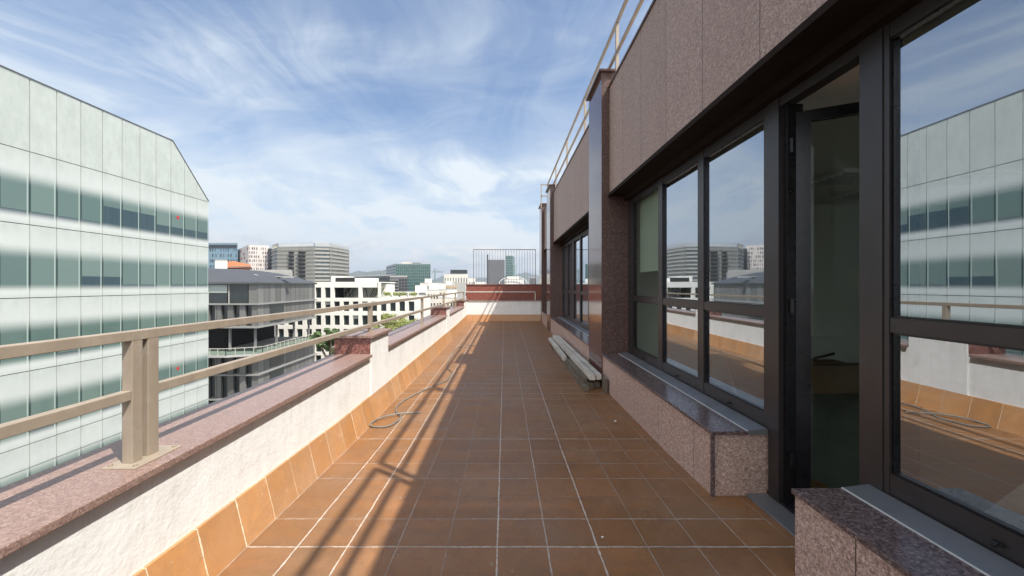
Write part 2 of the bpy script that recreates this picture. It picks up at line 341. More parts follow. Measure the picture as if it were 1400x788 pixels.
# ------------------------------------------------------------------ mesh helpers
class MB:
    def __init__(s): s.bm = bmesh.new()
    def hexa(s, pts):
        v = [s.bm.verts.new(p) for p in pts]
        for f in ((0,3,2,1),(4,5,6,7),(0,1,5,4),(1,2,6,5),(2,3,7,6),(3,0,4,7)): s.bm.faces.new([v[i] for i in f])
        return s
    def box(s, x0, x1, y0, y1, z0, z1):
        return s.hexa([(x0,y0,z0),(x1,y0,z0),(x1,y1,z0),(x0,y1,z0),(x0,y0,z1),(x1,y0,z1),(x1,y1,z1),(x0,y1,z1)])
    def beam(s, p, q, w, h, up=(0,0,1)):
        p = Vector(p); q = Vector(q); d = (q-p).normalized(); up = Vector(up)
        if abs(d.dot(up)) > .98: up = Vector((0,1,0))
        sd = d.cross(up).normalized()*(w/2); u = sd.cross(d).normalized()*(h/2)
        return s.hexa([p-sd-u, p+sd-u, q+sd-u, q-sd-u, p-sd+u, p+sd+u, q+sd+u, q-sd+u])
    def prism(s, poly, z0, z1):
        n = len(poly); a = [s.bm.verts.new((x, y, z0)) for x, y in poly]; b = [s.bm.verts.new((x, y, z1)) for x, y in poly]
        s.bm.faces.new(list(reversed(a))); s.bm.faces.new(b)
        for i in range(n): s.bm.faces.new((a[i], a[(i+1)%n], b[(i+1)%n], b[i]))
        return s
    def profile(s, poly, axis, a0, a1):
        """closed 2-D profile extruded along axis (poly gives the other two coords in xyz order)"""
        def pt(p, t):
            l = list(p); l.insert(axis, t); return l
        n = len(poly); a = [s.bm.verts.new(pt(p, a0)) for p in poly]; b = [s.bm.verts.new(pt(p, a1)) for p in poly]
        s.bm.faces.new(a); s.bm.faces.new(list(reversed(b)))
        for i in range(n): s.bm.faces.new((a[i], b[i], b[(i+1)%n], a[(i+1)%n]))
        return s
    def cyl(s, p, q, r, n=12, r2=None):
        p = Vector(p); q = Vector(q); d = (q-p).normalized(); r2 = r if r2 is None else r2
        a = d.orthogonal().normalized(); b = d.cross(a)
        A = [s.bm.verts.new(p+(a*math.cos(2*math.pi*i/n)+b*math.sin(2*math.pi*i/n))*r) for i in range(n)]
        B = [s.bm.verts.new(q+(a*math.cos(2*math.pi*i/n)+b*math.sin(2*math.pi*i/n))*r2) for i in range(n)]
        for i in range(n): s.bm.faces.new((A[i], A[(i+1)%n], B[(i+1)%n], B[i]))
        s.bm.faces.new(list(reversed(A))); s.bm.faces.new(B); return s
    def tube(s, pts, r, n=8):
        rings = []
        for i, p in enumerate(pts):
            p = Vector(p); d = (Vector(pts[min(i+1, len(pts)-1)])-Vector(pts[max(i-1, 0)])).normalized()
            a = d.cross(Vector((0,0,1))).normalized(); b = a.cross(d)
            rings.append([s.bm.verts.new(p+(a*math.cos(2*math.pi*k/n)+b*math.sin(2*math.pi*k/n))*r) for k in range(n)])
        for A, B in zip(rings, rings[1:]):
            for k in range(n): s.bm.faces.new((A[k], A[(k+1)%n], B[(k+1)%n], B[k]))
        s.bm.faces.new(rings[0]); s.bm.faces.new(list(reversed(rings[-1]))); return s
    def quad(s, *pts):
        s.bm.faces.new([s.bm.verts.new(p) for p in pts]); return s
    def build(s, name, m, parent=None, bevel=0, smooth=False):
        bmesh.ops.recalc_face_normals(s.bm, faces=s.bm.faces[:])
        me = bpy.data.meshes.new(name); s.bm.to_mesh(me); s.bm.free()
        me.materials.append(M[m] if isinstance(m, str) else m)
        if smooth:
            for p in me.polygons: p.use_smooth = True
        o = bpy.data.objects.new(name, me); C.objects.link(o)
        if parent is not None: adopt(o, parent)
        if bevel:
            bv = o.modifiers.new('bevel', 'BEVEL'); bv.width = bevel; bv.segments = 2; bv.limit_method = 'ANGLE'
        return o
def world_of(o):
    m = Matrix.Translation(o.location) @ o.rotation_euler.to_matrix().to_4x4()
    if o.parent: m = world_of(o.parent) @ o.matrix_parent_inverse @ m
    return m
def adopt(o, parent):
    o.parent = parent; o.matrix_parent_inverse = world_of(parent).inverted()
def thing(name, label, cat, loc=(0,0,0), group=None):
    o = bpy.data.objects.new(name, None); C.objects.link(o); o.location = loc; o.empty_display_size = .2
    return tag(o, label, cat, group)
def tag(o, label, cat, group=None):
    o['label'] = label; o['category'] = cat
    if group: o['group'] = group
    return o
def struct(o): o['kind'] = 'structure'; return o
def at(u, v, Y):                       # a point of the place from its bearing and distance
    return Vector(((u-690)*Y/F, Y, EYE-(v-390)*Y/F))

# ------------------------------------------------------------------ ground, roads
GZ = -24.0
struct(MB().box(-9000, 9000, -3000, 16000, GZ-2, GZ).build('ground', citywall('ground', (.17, .16, .145), .95, .3)))
asph = citywall('asphalt', (.05, .05, .052), .9, .3)
struct(MB().box(-20, -8, -200, 900, GZ, GZ+.004).build('road', asph))
struct(MB().box(-7.2, -3.0, -200, 900, GZ, GZ+.12).build('pavement', citywall('pavement', (.28, .27, .25), .9)))
struct(MB().box(-400, 500, 112, 124, GZ+.004, GZ+.008).build('road', asph))

# ------------------------------------------------------------------ terrace floor
prof = [(-3, .03), (1.5, .03), (2.2, .01), (3, -.01), (4, -.04), (6, -.05), (10, -.04), (14, -.03), (17.7, .03), (19, .04)]
def fz(y):
    for (a, za), (b, zb) in zip(prof, prof[1:]):
        if y <= b:
            t = max(0, (y-a)/(b-a)); t = t*t*(3-2*t) if False else t; return za+(zb-za)*t
    return prof[-1][1]
YE = 17.6                              # face of the end wall
mb = MB(); bm = mb.bm; ys = [-3+i*.25 for i in range(84)]; ys = [y for y in ys if y < YE+.05]+[YE+.05]
rows = []
for y in ys: rows.append([bm.verts.new((x, y, fz(y))) for x in (-1.75, -.8, 0, .8, 1.7, 2.6)])
for a, b in zip(rows, rows[1:]):
    for i in range(5): bm.faces.new((a[i], a[i+1], b[i+1], b[i]))
bmesh.ops.solidify(bm, geom=bm.faces[:], thickness=.06)
struct(mb.build('terrace_floor', 'tile'))

# ------------------------------------------------------------------ left parapet
LX0, LX1, WX = -2.11, -1.62, -1.66    # coping outer edge, coping inner edge, rendered face
ZC, TH, PC = .753, .036, .985         # coping top, coping thickness, pier top
piers = [(4.93, 5.71), (11.4, 12.05), (16.3, YE+.3)]
par = thing('parapet_wall', 'long low white rendered parapet with pink granite coping along the left of the terrace', 'wall', (-1.88, 8, -.1))
w = MB(); w.box(-2.07, WX, -3, YE+.3, -.3, ZC-TH)
wo = w.build('rendered_wall', 'stucco', par)
segs = []; y0 = -3
for a, b in piers: segs.append((y0, a)); y0 = b
for k, (a, b) in enumerate(segs):
    MB().box(LX0, LX1, a+.002, b-.002, ZC-TH, ZC).build('coping', 'granite_coping', par, .004)
for a, b in piers:
    p = MB().box(-2.09, -1.642, a+.03, b-.03, ZC-TH-.6 if False else -.3, PC-.036).build('pier', 'stucco', par, .006)
    MB().box(-2.095, -1.655, a+.012, a+.029, ZC, PC-.036).build('pier_facing', 'granite_red', p)
    MB().box(LX0-.01, LX1+.012, a-.02, b+.02, PC-.035, PC).build('pier_cap', 'granite_coping', p, .004)
# tiled skirting leaning against the wall
mb = MB(); bm = mb.bm; y = -3; ysk = []
while y < 12.05: ysk.append(y); y += .25
ysk.append(12.05); rr = []
for y in ysk:
    z = fz(y); rr.append([bm.verts.new(p) for p in ((-1.57, y, z-.01), (-1.642, y, z+.285), (-1.668, y, z+.285), (-1.72, y, z-.01))])
for a, b in zip(rr, rr[1:]):
    for i in range(4): bm.faces.new((a[i], a[(i+1)%4], b[(i+1)%4], b[i]))
bm.faces.new(rr[0]); bm.faces.new(rr[-1][::-1])
mb.build('skirting', 'tile_up', par)
mb = MB(); bm = mb.bm; rr = []
for y in (12.05, 13, 14, 15, 16, 17, YE):
    z = fz(y); rr.append([bm.verts.new(p) for p in ((-1.615, y, z-.01), (-1.632, y, z+.285), (-1.668, y, z+.285), (-1.72, y, z-.01))])
for a, b in zip(rr, rr[1:]):
    for i in range(4): bm.faces.new((a[i], a[(i+1)%4], b[(i+1)%4], b[i]))
bm.faces.new(rr[0]); bm.faces.new(rr[-1][::-1])
mb.build('skirting', 'tile_up', par)

# end wall
ew = thing('end_wall', 'low white rendered wall with tiled foot closing the far end of the terrace', 'wall', (0, YE+.1, 0))
MB().box(WX, 1.62, YE, YE+.25, -.3, .90).build('rendered_wall', 'stucco', ew)
MB().profile([(YE-.05, fz(YE)-.02), (YE-.012, fz(YE)+.285), (YE+.02, fz(YE)+.285), (YE+.02, fz(YE)-.02)], 0, -1.63, 1.6).build('skirting', 'tile_up', ew)
MB().box(-1.64, 1.64, YE-.03, YE+.28, .90, .935).build('coping', 'granite_coping', ew, .004)
nw = thing('neighbour_wall', 'dark red granite wall standing behind the white end wall', 'wall', (0, YE+.8, 0))
MB().box(-1.72, 2.6, YE+.34, YE+.62, -2, 1.60).build('slab', 'red_wall', nw, .005)
MB().box(-1.75, 2.6, YE+.31, YE+.65, 1.60, 1.64).build('coping', 'granite_red', nw, .004)
sf = thing('bar_fence', 'tall fence of thin dark vertical bars on top of the red granite wall', 'fence', (.0, YE+.48, 1.64))
fx0, fx1, fy, fz1 = -1.40, 1.38, YE+.48, 3.18
for i in range(24):
    x = fx0+(fx1-fx0)*i/23
    MB().cyl((x, fy, 1.64), (x, fy, fz1), .007 if i not in (0, 12, 23) else .014, 6).build('bar', 'fence_grey', sf)
MB().box(fx0-.02, fx1+.02, fy-.015, fy+.015, fz1, fz1+.03).build('top_rail', 'fence_grey', sf)

# ------------------------------------------------------------------ left railing
PX = -1.779; PW = .05; RT = 1.382
def rz(y): return -.004*(y-2)
rl = thing('terrace_railing', 'taupe painted steel railing with two rails standing on the left parapet coping', 'railing', (PX, 8, ZC))
def post(y, dep, z0, z1, x=PX, par_=None, plate=True):
    o = MB().box(x-PW/2, x+PW/2, y-dep/2, y+dep/2, z0, z1).build('post', 'rail', par_, .003)
    return o
pd = []
o = post(1.9225, .055, ZC+.005, RT-.001, par_=rl); post(2.01, .062, ZC+.005, RT-.001, par_=rl)
bp = MB(); bp.box(PX-.075, PX+.085, 1.845, 2.115, ZC, ZC+.006); bo = bp.build('base_plate', 'rail', rl, .001)
for x, y in ((PX-.055, 1.87), (PX+.062, 1.87), (PX+.062, 2.09), (PX-.055, 2.09)): MB().cyl((x, y, ZC+.006), (x, y, ZC+.014), .009, 6).build('bolt', 'rail', bo)
for y, z0 in ((-1.3, ZC), (5.32, PC), (8.66, ZC), (11.72, PC), (14.5, ZC), (17.45, PC)):
    t = RT+rz(y)
    post(y, .06, z0+.005, t-.046, par_=rl)
    MB().box(PX-.06, PX+.06, y-.06, y+.06, z0, z0+.005).build('base_plate', 'rail', rl)
for (a, b) in ((-1.3, 1.894), (2.041, 17.475)):
    for top, nm in ((RT, 'top_rail'), (1.102, 'middle_rail')):
        za, zb = top+rz(a)-.0225, top+rz(b)-.0225
        if nm == 'top_rail':
            MB().beam((PX, a-.001, za), (PX, b, zb), .052, .046).build(nm, 'rail', rl, .003)
        else:
            ys2 = [a, 5.29, 5.35, 8.63, 8.69, 11.69, 11.75, 14.47, 14.53, 17.42] if b > 5 else [a, b]
            for i in range(0, len(ys2)-1, 2):
                p, q = ys2[i], ys2[i+1]
                MB().beam((PX, p, top+rz(p)-.0225), (PX, q, top+rz(q)-.0225), .044, .046).build(nm, 'rail', rl, .003)
mb = MB(); mb.box(PX-.026, PX+.026, 1.895, 2.041, RT-.046, RT+.0005); mb.build('rail_joint', 'rail', rl, .003)
er = thing('end_railing', 'single pale rail on short posts crossing above the white end wall', 'railing', (0, YE-.1, .93))
zt = 1.30
MB().beam((PX+.03, YE+.1, zt), (1.34, YE+.1, zt), .045, .045).build('top_rail', 'rail_pale', er, .003)
MB().box(1.32, 1.365, YE+.078, YE+.122, .935, zt-.023).build('post', 'rail_pale', er)

# ------------------------------------------------------------------ right: the office building
PXF, FX, XW = 1.57, 1.70, 2.0
ZF0, ZF1, ZP = 3.04, 4.80, 5.08
P1, P2, P3 = (6.52, 7.5), (13.93, 15.0), (17.15, 18.2)
ob = thing('office_building', 'office building clad in pink granite with dark metal windows along the right of the terrace', 'building', (6, 8, 0))
YB0, YB1 = -3.0, 18.2
# fascia above windows, roof, soffit
bays = [(YB0, P1[0]), (P1[1], P2[0]), (P2[1], P3[0])]
for a, b in bays:
    MB().box(FX, 2.05, a, b, ZF0+.02, ZF1).build('fascia', 'granite_rough', ob)
    MB().box(FX-.02, FX+.02, a, b, ZF1, ZF1+.03).build('fascia_trim', 'granite_side', ob)
    s_ = MB(); s_.box(FX-.028, FX+.03, a, b, ZF0-.012, ZF0+.018); s_.box(FX+.03, 2.4, a, b, ZF0-.002, ZF0+.018)
    s_.box(FX-.012, FX+.0, a, b, ZF0+.018, ZF0+.05)
    s_.box(1.93, 2.1, a, b, 2.965, ZF0-.002)
    s_.build('soffit', 'soffit', ob)
for (a, b) in (P1, P2, P3):
    p = MB().box(PXF, PXF+.006, a, b, -.2, ZP-.03).build('pillar', 'granite_dark', ob)
    MB().box(PXF+.006, 2.1, a, b, -.2, ZP-.03).build('pillar_side', 'granite_side', p)
    MB().box(PXF-.05, 2.0, a-.05, b+.05, ZP-.03, ZP+.005).build('cap', 'granite_side', p, .003)
MB().box(2.0, 7.9, YB0, YB1, 4.2, 4.5).build('roof', 'interior_wall', ob)
MB().box(2.9, 7.8, YB0, YB1, 4.5, 4.72).build('roof_gravel', citywall('roof gravel', (.4, .38, .35)), ob)
# sills
def sill(a, b, name='window_sill', open_end=True):
    s0 = MB().box(PXF+.018, 2.03, a+.012, b, -.3, .463).build(name, 'granite_block', ob)
    MB().box(PXF-.004, 1.846, a-.02, b, .463, .490).build('sill_slab', 'granite_sill', s0, .003)
    fl = MB(); fl.profile([(1.846, .463), (1.846, .494), (1.99, .512), (1.99, .463)], 1, a-.02, b); fl.build('flashing', 'flashing', s0)
    MB().box(1.8465-.006, 1.8465, a-.018, b, .4902, .4955).build('sealant', 'white_line', s0)
    return s0
sill(YB0, 2.2); sill(3.07, P1[0]); sill(P1[1], P2[0]); sill(P2[1], P3[0])
# the near end of each block shows an upright corner stone
# end block fix: block ends
MB().box(PXF+.003, PXF+.03, 3.06, 3.078, -.3, .462).build('corner_stone', 'granite_sill', ob)
MB().box(1.84, 2.12, 2.2, 3.07, -.2, .012).build('door_threshold', 'flashing', ob, .004)
MB().box(2.0, 2.14, 2.2, 3.07, .012, .035).build('door_track', 'frame_black', ob)
# outer wall below the frames, inside leaf
MB().box(2.03, 2.12, YB0, 2.2, -.3, .52).build('wall', 'interior_wall', ob)
MB().box(2.03, 2.12, 3.07, YB1, -.3, .52).build('wall', 'interior_wall', ob)

ZT0, ZT1 = 1.355, 1.43
def window(y0, y1, kind='glass', fy0=.06, fy1=.06, blind=None):
    """y0 near edge, y1 far edge of the framed unit"""
    X0, X1 = XW, XW+.07
    f = MB()
    f.box(X0, X1, y0, y0+fy0, .505, 2.965); f.box(X0, X1, y1-fy1, y1, .505, 2.965)
    a, b = y0+fy0, y1-fy1
    f.box(X0+.004, X1, a, b, .505, .62); f.box(X0+.004, X1, a, b, ZT0, ZT1); f.box(X0+.004, X1, a, b, 2.885, 2.965)
    fo = f.build('window', 'frame', ob)
    # slim inner beads
    g = MB()
    for z0, z1 in ((.62, ZT0), (ZT1, 2.885)):
        g.box(X0+.014, X0+.03, a, a+.012, z0, z1); g.box(X0+.014, X0+.03, b-.012, b, z0, z1)
        g.box(X0+.014, X0+.03, a+.012, b-.012, z0, z0+.012); g.box(X0+.014, X0+.03, a+.012, b-.012, z1-.012, z1)
    g.build('glazing_bead', 'frame_black', fo)
    for z0, z1 in ((.62, ZT0), (ZT1, 2.885)):
        MB().box(X0+.0305, X0+.036, a, b, z0, z1).build('pane', kind, fo)
    yc = (a+b)/2
    c = MB(); c.box(X0-.012, X0+.003, yc-.018, yc+.018, .548, .562); c.cyl((X0-.012, yc, .555), (X0-.03, yc-.005, .548), .008, 8)
    c.build('drain_cap', 'rubber', fo)
    if blind:
        MB().box(X1+.05, X1+.056, a-.03, b+.03, blind, 2.95).build('roller_blind', 'blind', fo)
    return fo
window(5.175, 6.46, 'glass_clear', .07, .17, blind=1.80)
window(4.11, 5.174); window(3.045, 4.109)
MB().box(XW-.006, XW+.09, 2.93, 3.044, .0, 2.965).build('door_jamb', 'frame', ob)
MB().box(XW-.006, XW+.09, 2.125, 2.262, .0, 2.965).build('door_jamb', 'frame', ob)
MB().box(XW+.002, XW+.09, 2.262, 2.93, 2.90, 2.965).build('door_head', 'frame', ob)
MB().box(XW+.03, XW+.14, 2.885, 2.929, .0, 2.90).build('door_jamb', 'frame_black', ob)
window(1.10, 2.124, 'glass', .06, .03); window(0.03, 1.099); window(-1.04, .029); window(-2.11, -1.041); window(-3.0, -2.111)
MB().box(XW, XW+.07, 6.461, 6.519, .505, 2.965).build('window_jamb', 'frame', ob)
y = 13.9; k = 0
while y > 7.6:
    y0 = max(y-1.07, 7.5)
    window(y0+.001, y, 'glass', blind=None); y -= 1.07
window(15.0, 16.07); window(16.071, 17.149)
# open door leaf, hinged at the far jamb, swung into the room
hy, hx = 2.905, XW+.10
ang = R(62); dr = Vector((math.sin(ang), -math.cos(ang), 0)); nrm = Vector((dr.y, -dr.x, 0))
def lbeam(mb, s0, s1, z0, z1, t=.05):
    p = Vector((hx, hy, (z0+z1)/2)); mb.beam(p+dr*s0, p+dr*s1, t, z1-z0)
d = MB(); lbeam(d, 0, .085, .05, 2.84); lbeam(d, .565, .65, .05, 2.84); lbeam(d, .085, .565, 2.765, 2.84); lbeam(d, .085, .565, .05, .14)
dl = d.build('door', 'frame_black', ob)
g = MB(); lbeam(g, .085, .565, .14, 2.765, .008); g.build('pane', 'glass_leaf', dl)
for z in (.35, 1.45, 2.6):
    MB().cyl((hx-.045, hy-.025, z-.05), (hx-.045, hy-.025, z+.05), .014, 10).build('hinge', 'frame_black', dl)
hb = MB(); q = Vector((hx, hy, 1.15))+dr*.61
hb.beam(q-nrm*.03+Vector((0, 0, -.0)), q-nrm*.075, .018, .018); hb.beam(q-nrm*.075, q-nrm*.075-dr*.12, .018, .018)
hb.build('handle', 'chrome', dl)

# room behind the glass
ri = MB()
XI = 7.6
ri.box(2.07, XI, YB0, YB1, -.25, -.02); ri.build('room_floor', 'interior_floor', ob)
MB().box(2.05, XI, YB0, YB1, 3.0, 3.1).build('room_ceiling', 'ceiling', ob)
rw = MB(); rw.box(XI, XI+.15, 2.6, YB1, -.2, 3.0); rw.box(XI, XI+.15, YB0, 2.6, -.2, .5); rw.box(XI, XI+.15, YB0, 2.6, 2.8, 3.0)  # unseen openings in the rear wall, added to let daylight into the room
for yy in (YB0, -.3, 2.4): rw.box(XI, XI+.15, yy, yy+.2, .5, 2.8)
rw.build('room_wall', 'interior_wall', ob)
MB().box(2.1, XI, 7.0, 7.12, -.02, 3.0).build('room_wall', 'interior_wall', ob)
MB().box(5.3, 6.7, 6.90, 6.999, .30, .72).build('skirting_duct', 'white_paint', ob)
MB().box(2.1, XI, YB0-.15, YB0, -.2, 3.1).build('room_wall', 'interior_wall', ob)
MB().box(2.1, XI, YB1-.2, YB1, -.2, 3.0).build('room_wall', 'interior_wall', ob)
MB().box(XI, XI+.25, YB0, YB1, 3.0, 4.2).build('rear_wall', 'granite_side', ob)
MB().box(-2.05, 7.9, YB0, YB1, -24, -.31).build('storeys_below', 'stucco', ob)
for i, (x, y) in enumerate(((4.35, 5.1), (5.9, 5.1), (3.6, 2.2), (3.7, 5.9), (5.4, 6.0))):
    f = MB(); f.box(x-.3, x+.3, y-.3, y+.3, 2.955, 2.999)
    fo = f.build('ceiling_light', 'white_paint', ob)
    gr = MB()
    for k in range(5): gr.box(x-.27, x+.27, y-.26+k*.12, y-.24+k*.12, 2.93, 2.954)
    gr.build('louvre', 'chrome', fo)
# clutter in the room
bx = thing('cardboard_box', 'brown cardboard box on the floor inside the open door', 'box', (4.9, 6.2, -.02))
MB().box(4.5, 5.3, 6.0, 6.5, -.02, .40).build('carton', 'cardboard', bx, .005)
MB().hexa([(4.5,6.0,.40),(5.3,6.0,.40),(5.3,5.82,.47),(4.5,5.82,.47),(4.5,6.005,.404),(5.3,6.005,.404),(5.3,5.825,.474),(4.5,5.825,.474)]).build('flap', 'cardboard', bx)
b2 = thing('white_bucket', 'small white bucket left of the cardboard box inside the door', 'bucket', (4.05, 5.55, -.02))
MB().cyl((4.05, 5.55, -.02), (4.05, 5.55, .27), .11, 20, .135).build('pail', 'white_paint', b2)
MB().cyl((4.05, 5.55, .27), (4.05, 5.55, .285), .145, 20).build('rim', 'white_paint', b2)
tag(MB().beam((4.75, 6.55, -.02), (4.95, 6.97, 1.75), .03, .03).build('broom_stick', 'wood_pale'), 'thin pale stick leaning on the room wall behind the cardboard box', 'stick')
tag(MB().beam((3.05, 5.2, 0), (3.35, 6.95, 1.75), .03, .02).build('wooden_batten', 'wood_pale'), 'thin pale batten leaning against the room wall behind the far window', 'batten')
tag(MB().beam((2.5, 2.3, 0.0), (2.35, 1.35, 1.25), .14, .02, (1, 0, 0)).build('wooden_board', 'white_paint'), 'pale painted board leaning inside the nearest window', 'board')
tag(MB().beam((4.45, 6.1, .43), (5.2, 6.35, .52), .03, .03).build('metal_bar', 'frame'), 'dark bar lying across the cardboard box inside the door', 'bar')

# roof railing
rr_ = thing('roof_railing', 'pale steel two-rail railing on the roof edge of the granite building', 'railing', (1.76, 6, 4.83))
RX, ZR, ZM = 1.76, 5.715, 5.25
def rpost(y, d=.05): MB().box(RX-.022, RX+.022, y-d/2, y+d/2, 4.80, ZR-.02).build('post', 'rail', rr_)
for y in (1.27, 1.39, 4.1, 4.2, 6.3, 8.8, 11.35, 13.85, 16.5, -1.6): rpost(y)
for a, b in ((-3, 1.29), (1.37, 4.12), (4.18, 16.52)):
    MB().beam((RX, a, ZR), (RX, b, ZR), .045, .045).build('top_rail', 'rail', rr_, .003)
    MB().beam((RX, a, ZM), (RX, b, ZM), .04, .045).build('middle_rail', 'rail', rr_, .003)
MB().beam((RX, 16.5, ZR), (1.5, 16.5, ZR), .04, .04).build('top_rail', 'rail', rr_)
MB().beam((RX, 16.5, ZM), (1.5, 16.5, ZM), .04, .04).build('middle_rail', 'rail', rr_)
MB().box(1.48, 1.52, 16.48, 16.52, 4.7, ZR+.02).build('post', 'rail', rr_)

# ------------------------------------------------------------------ timber pile, hose
def plank(x0, x1, y0, y1, z0, z1, m, label, skew=.0, group=None):
    a = MB(); n = 8
    bm = a.bm; rg = []
    for i in range(n+1):
        t = i/n; y = y0+(y1-y0)*t; o = skew*t+random.uniform(-.003, .003); zz = random.uniform(-.003, .003)+(fz(y)-fz(y0))*.6
        rg.append([bm.verts.new(p) for p in ((x0+o, y, z0+zz), (x1+o, y, z0+zz), (x1+o, y, z1+zz), (x0+o, y, z1+zz))])
    for A, B in zip(rg, rg[1:]):
        for k in range(4): bm.faces.new((A[k], A[(k+1)%4], B[(k+1)%4], B[k]))
    bm.faces.new(rg[0]); bm.faces.new(rg[-1][::-1])
    o = a.build('timber_beam', m, None, .004)
    return tag(o, label, 'timber', 'timber beams piled by the granite sill')
plank(1.332, 1.416, 6.28, 11.2, .115, .20, 'wood_pale', 'pale grey timber on top of the pile, the one nearer the walkway of the top pair', .0)
plank(1.436, 1.516, 6.30, 11.1, .117, .203, 'wood_pale', 'pale grey timber on top of the pile, the one against the granite wall of the top pair', -.01)
plank(1.22, 1.30, 6.20, 10.3, -.05, .035, 'wood_dark', 'dark mossy timber on the tiles at the walkway edge of the pile')
plank(1.31, 1.41, 6.36, 9.8, -.05, .04, 'wood_dark', 'dark timber on the tiles in the middle of the pile bottom')
plank(1.43, 1.53, 6.45, 10.6, -.05, .05, 'wood_dark', 'dark timber on the tiles tight against the foot of the granite pillar')
plank(1.24, 1.33, 6.45, 8.15, .038, .11, 'wood_dark', 'short greenish timber in the middle layer at the near end of the pile')
plank(1.20, 1.285, 8.3, 11.3, .04, .125, 'wood_pale', 'pale timber with a broken end lying in the middle layer further along the pile', .03)
tag(MB().box(1.525, 1.565, 6.1, 6.30, -.05, .17).build('timber_block', 'wood_dark', None, .004), 'short dark offcut standing against the sill at the near end of the pile', 'offcut')
plank(1.35, 1.43, 8.9, 11.0, .042, .112, 'wood_dark', 'dark timber under the top pair at the far end of the pile')

def catmull(P, n=8):
    o = []
    for i in range(len(P)-1):
        p0, p1, p2, p3 = P[max(i-1, 0)], P[i], P[i+1], P[min(i+2, len(P)-1)]
        for k in range(n):
            t = k/n
            o.append(.5*((2*p1)+(p2-p0)*t+(2*p0-5*p1+4*p2-p3)*t*t+(3*p1-p0-3*p2+p3)*t**3))
    o.append(P[-1]); return o
hp = [(642,475),(632,476),(624,477),(614.6,491),(611.6,503),(618,511),(610,521.5),(593,529),(563,543),(544.5,555),(541.5,564),(547.6,573),(532,584),(511,585.5),(506.5,581),(523,574),(550,568.7),(575,565.7)]
pts = []
for i, (u, v) in enumerate(hp):
    Y = 5.0
    for _ in range(8): Y = (EYE-fz(Y))*F/(v-390)
    pts.append(Vector(((u-690)*Y/F, Y, fz(Y)+.014+(.018 if i in (15, 16) else 0))))
tag(MB().tube(catmull(pts), .009).build('garden_hose', 'hose', None, smooth=True), 'thin grey hose lying in a loose loop on the sunlit terracotta tiles', 'hose')
# bits of plaster on the floor
for k, (x, y, s, lb) in enumerate(((1.33, 4.85, .016, 'white plaster crumb near the foot of the long granite sill'), (.62, 2.55, .008, 'tiny pale grit speck on the shaded tiles near the camera'),
                      (1.08, 2.05, .010, 'small pale crumb on the tiles near the closest granite sill'))):
    a = MB(); bmesh.ops.create_icosphere(a.bm, subdivisions=1, radius=s)
    for vv in a.bm.verts: vv.co = Vector((vv.co.x*random.uniform(.8, 1.5), vv.co.y, vv.co.z*.5))+Vector((x, y, fz(y)+s*.3))
    tag(a.build('plaster_crumb', 'white_paint'), lb, 'rubble')

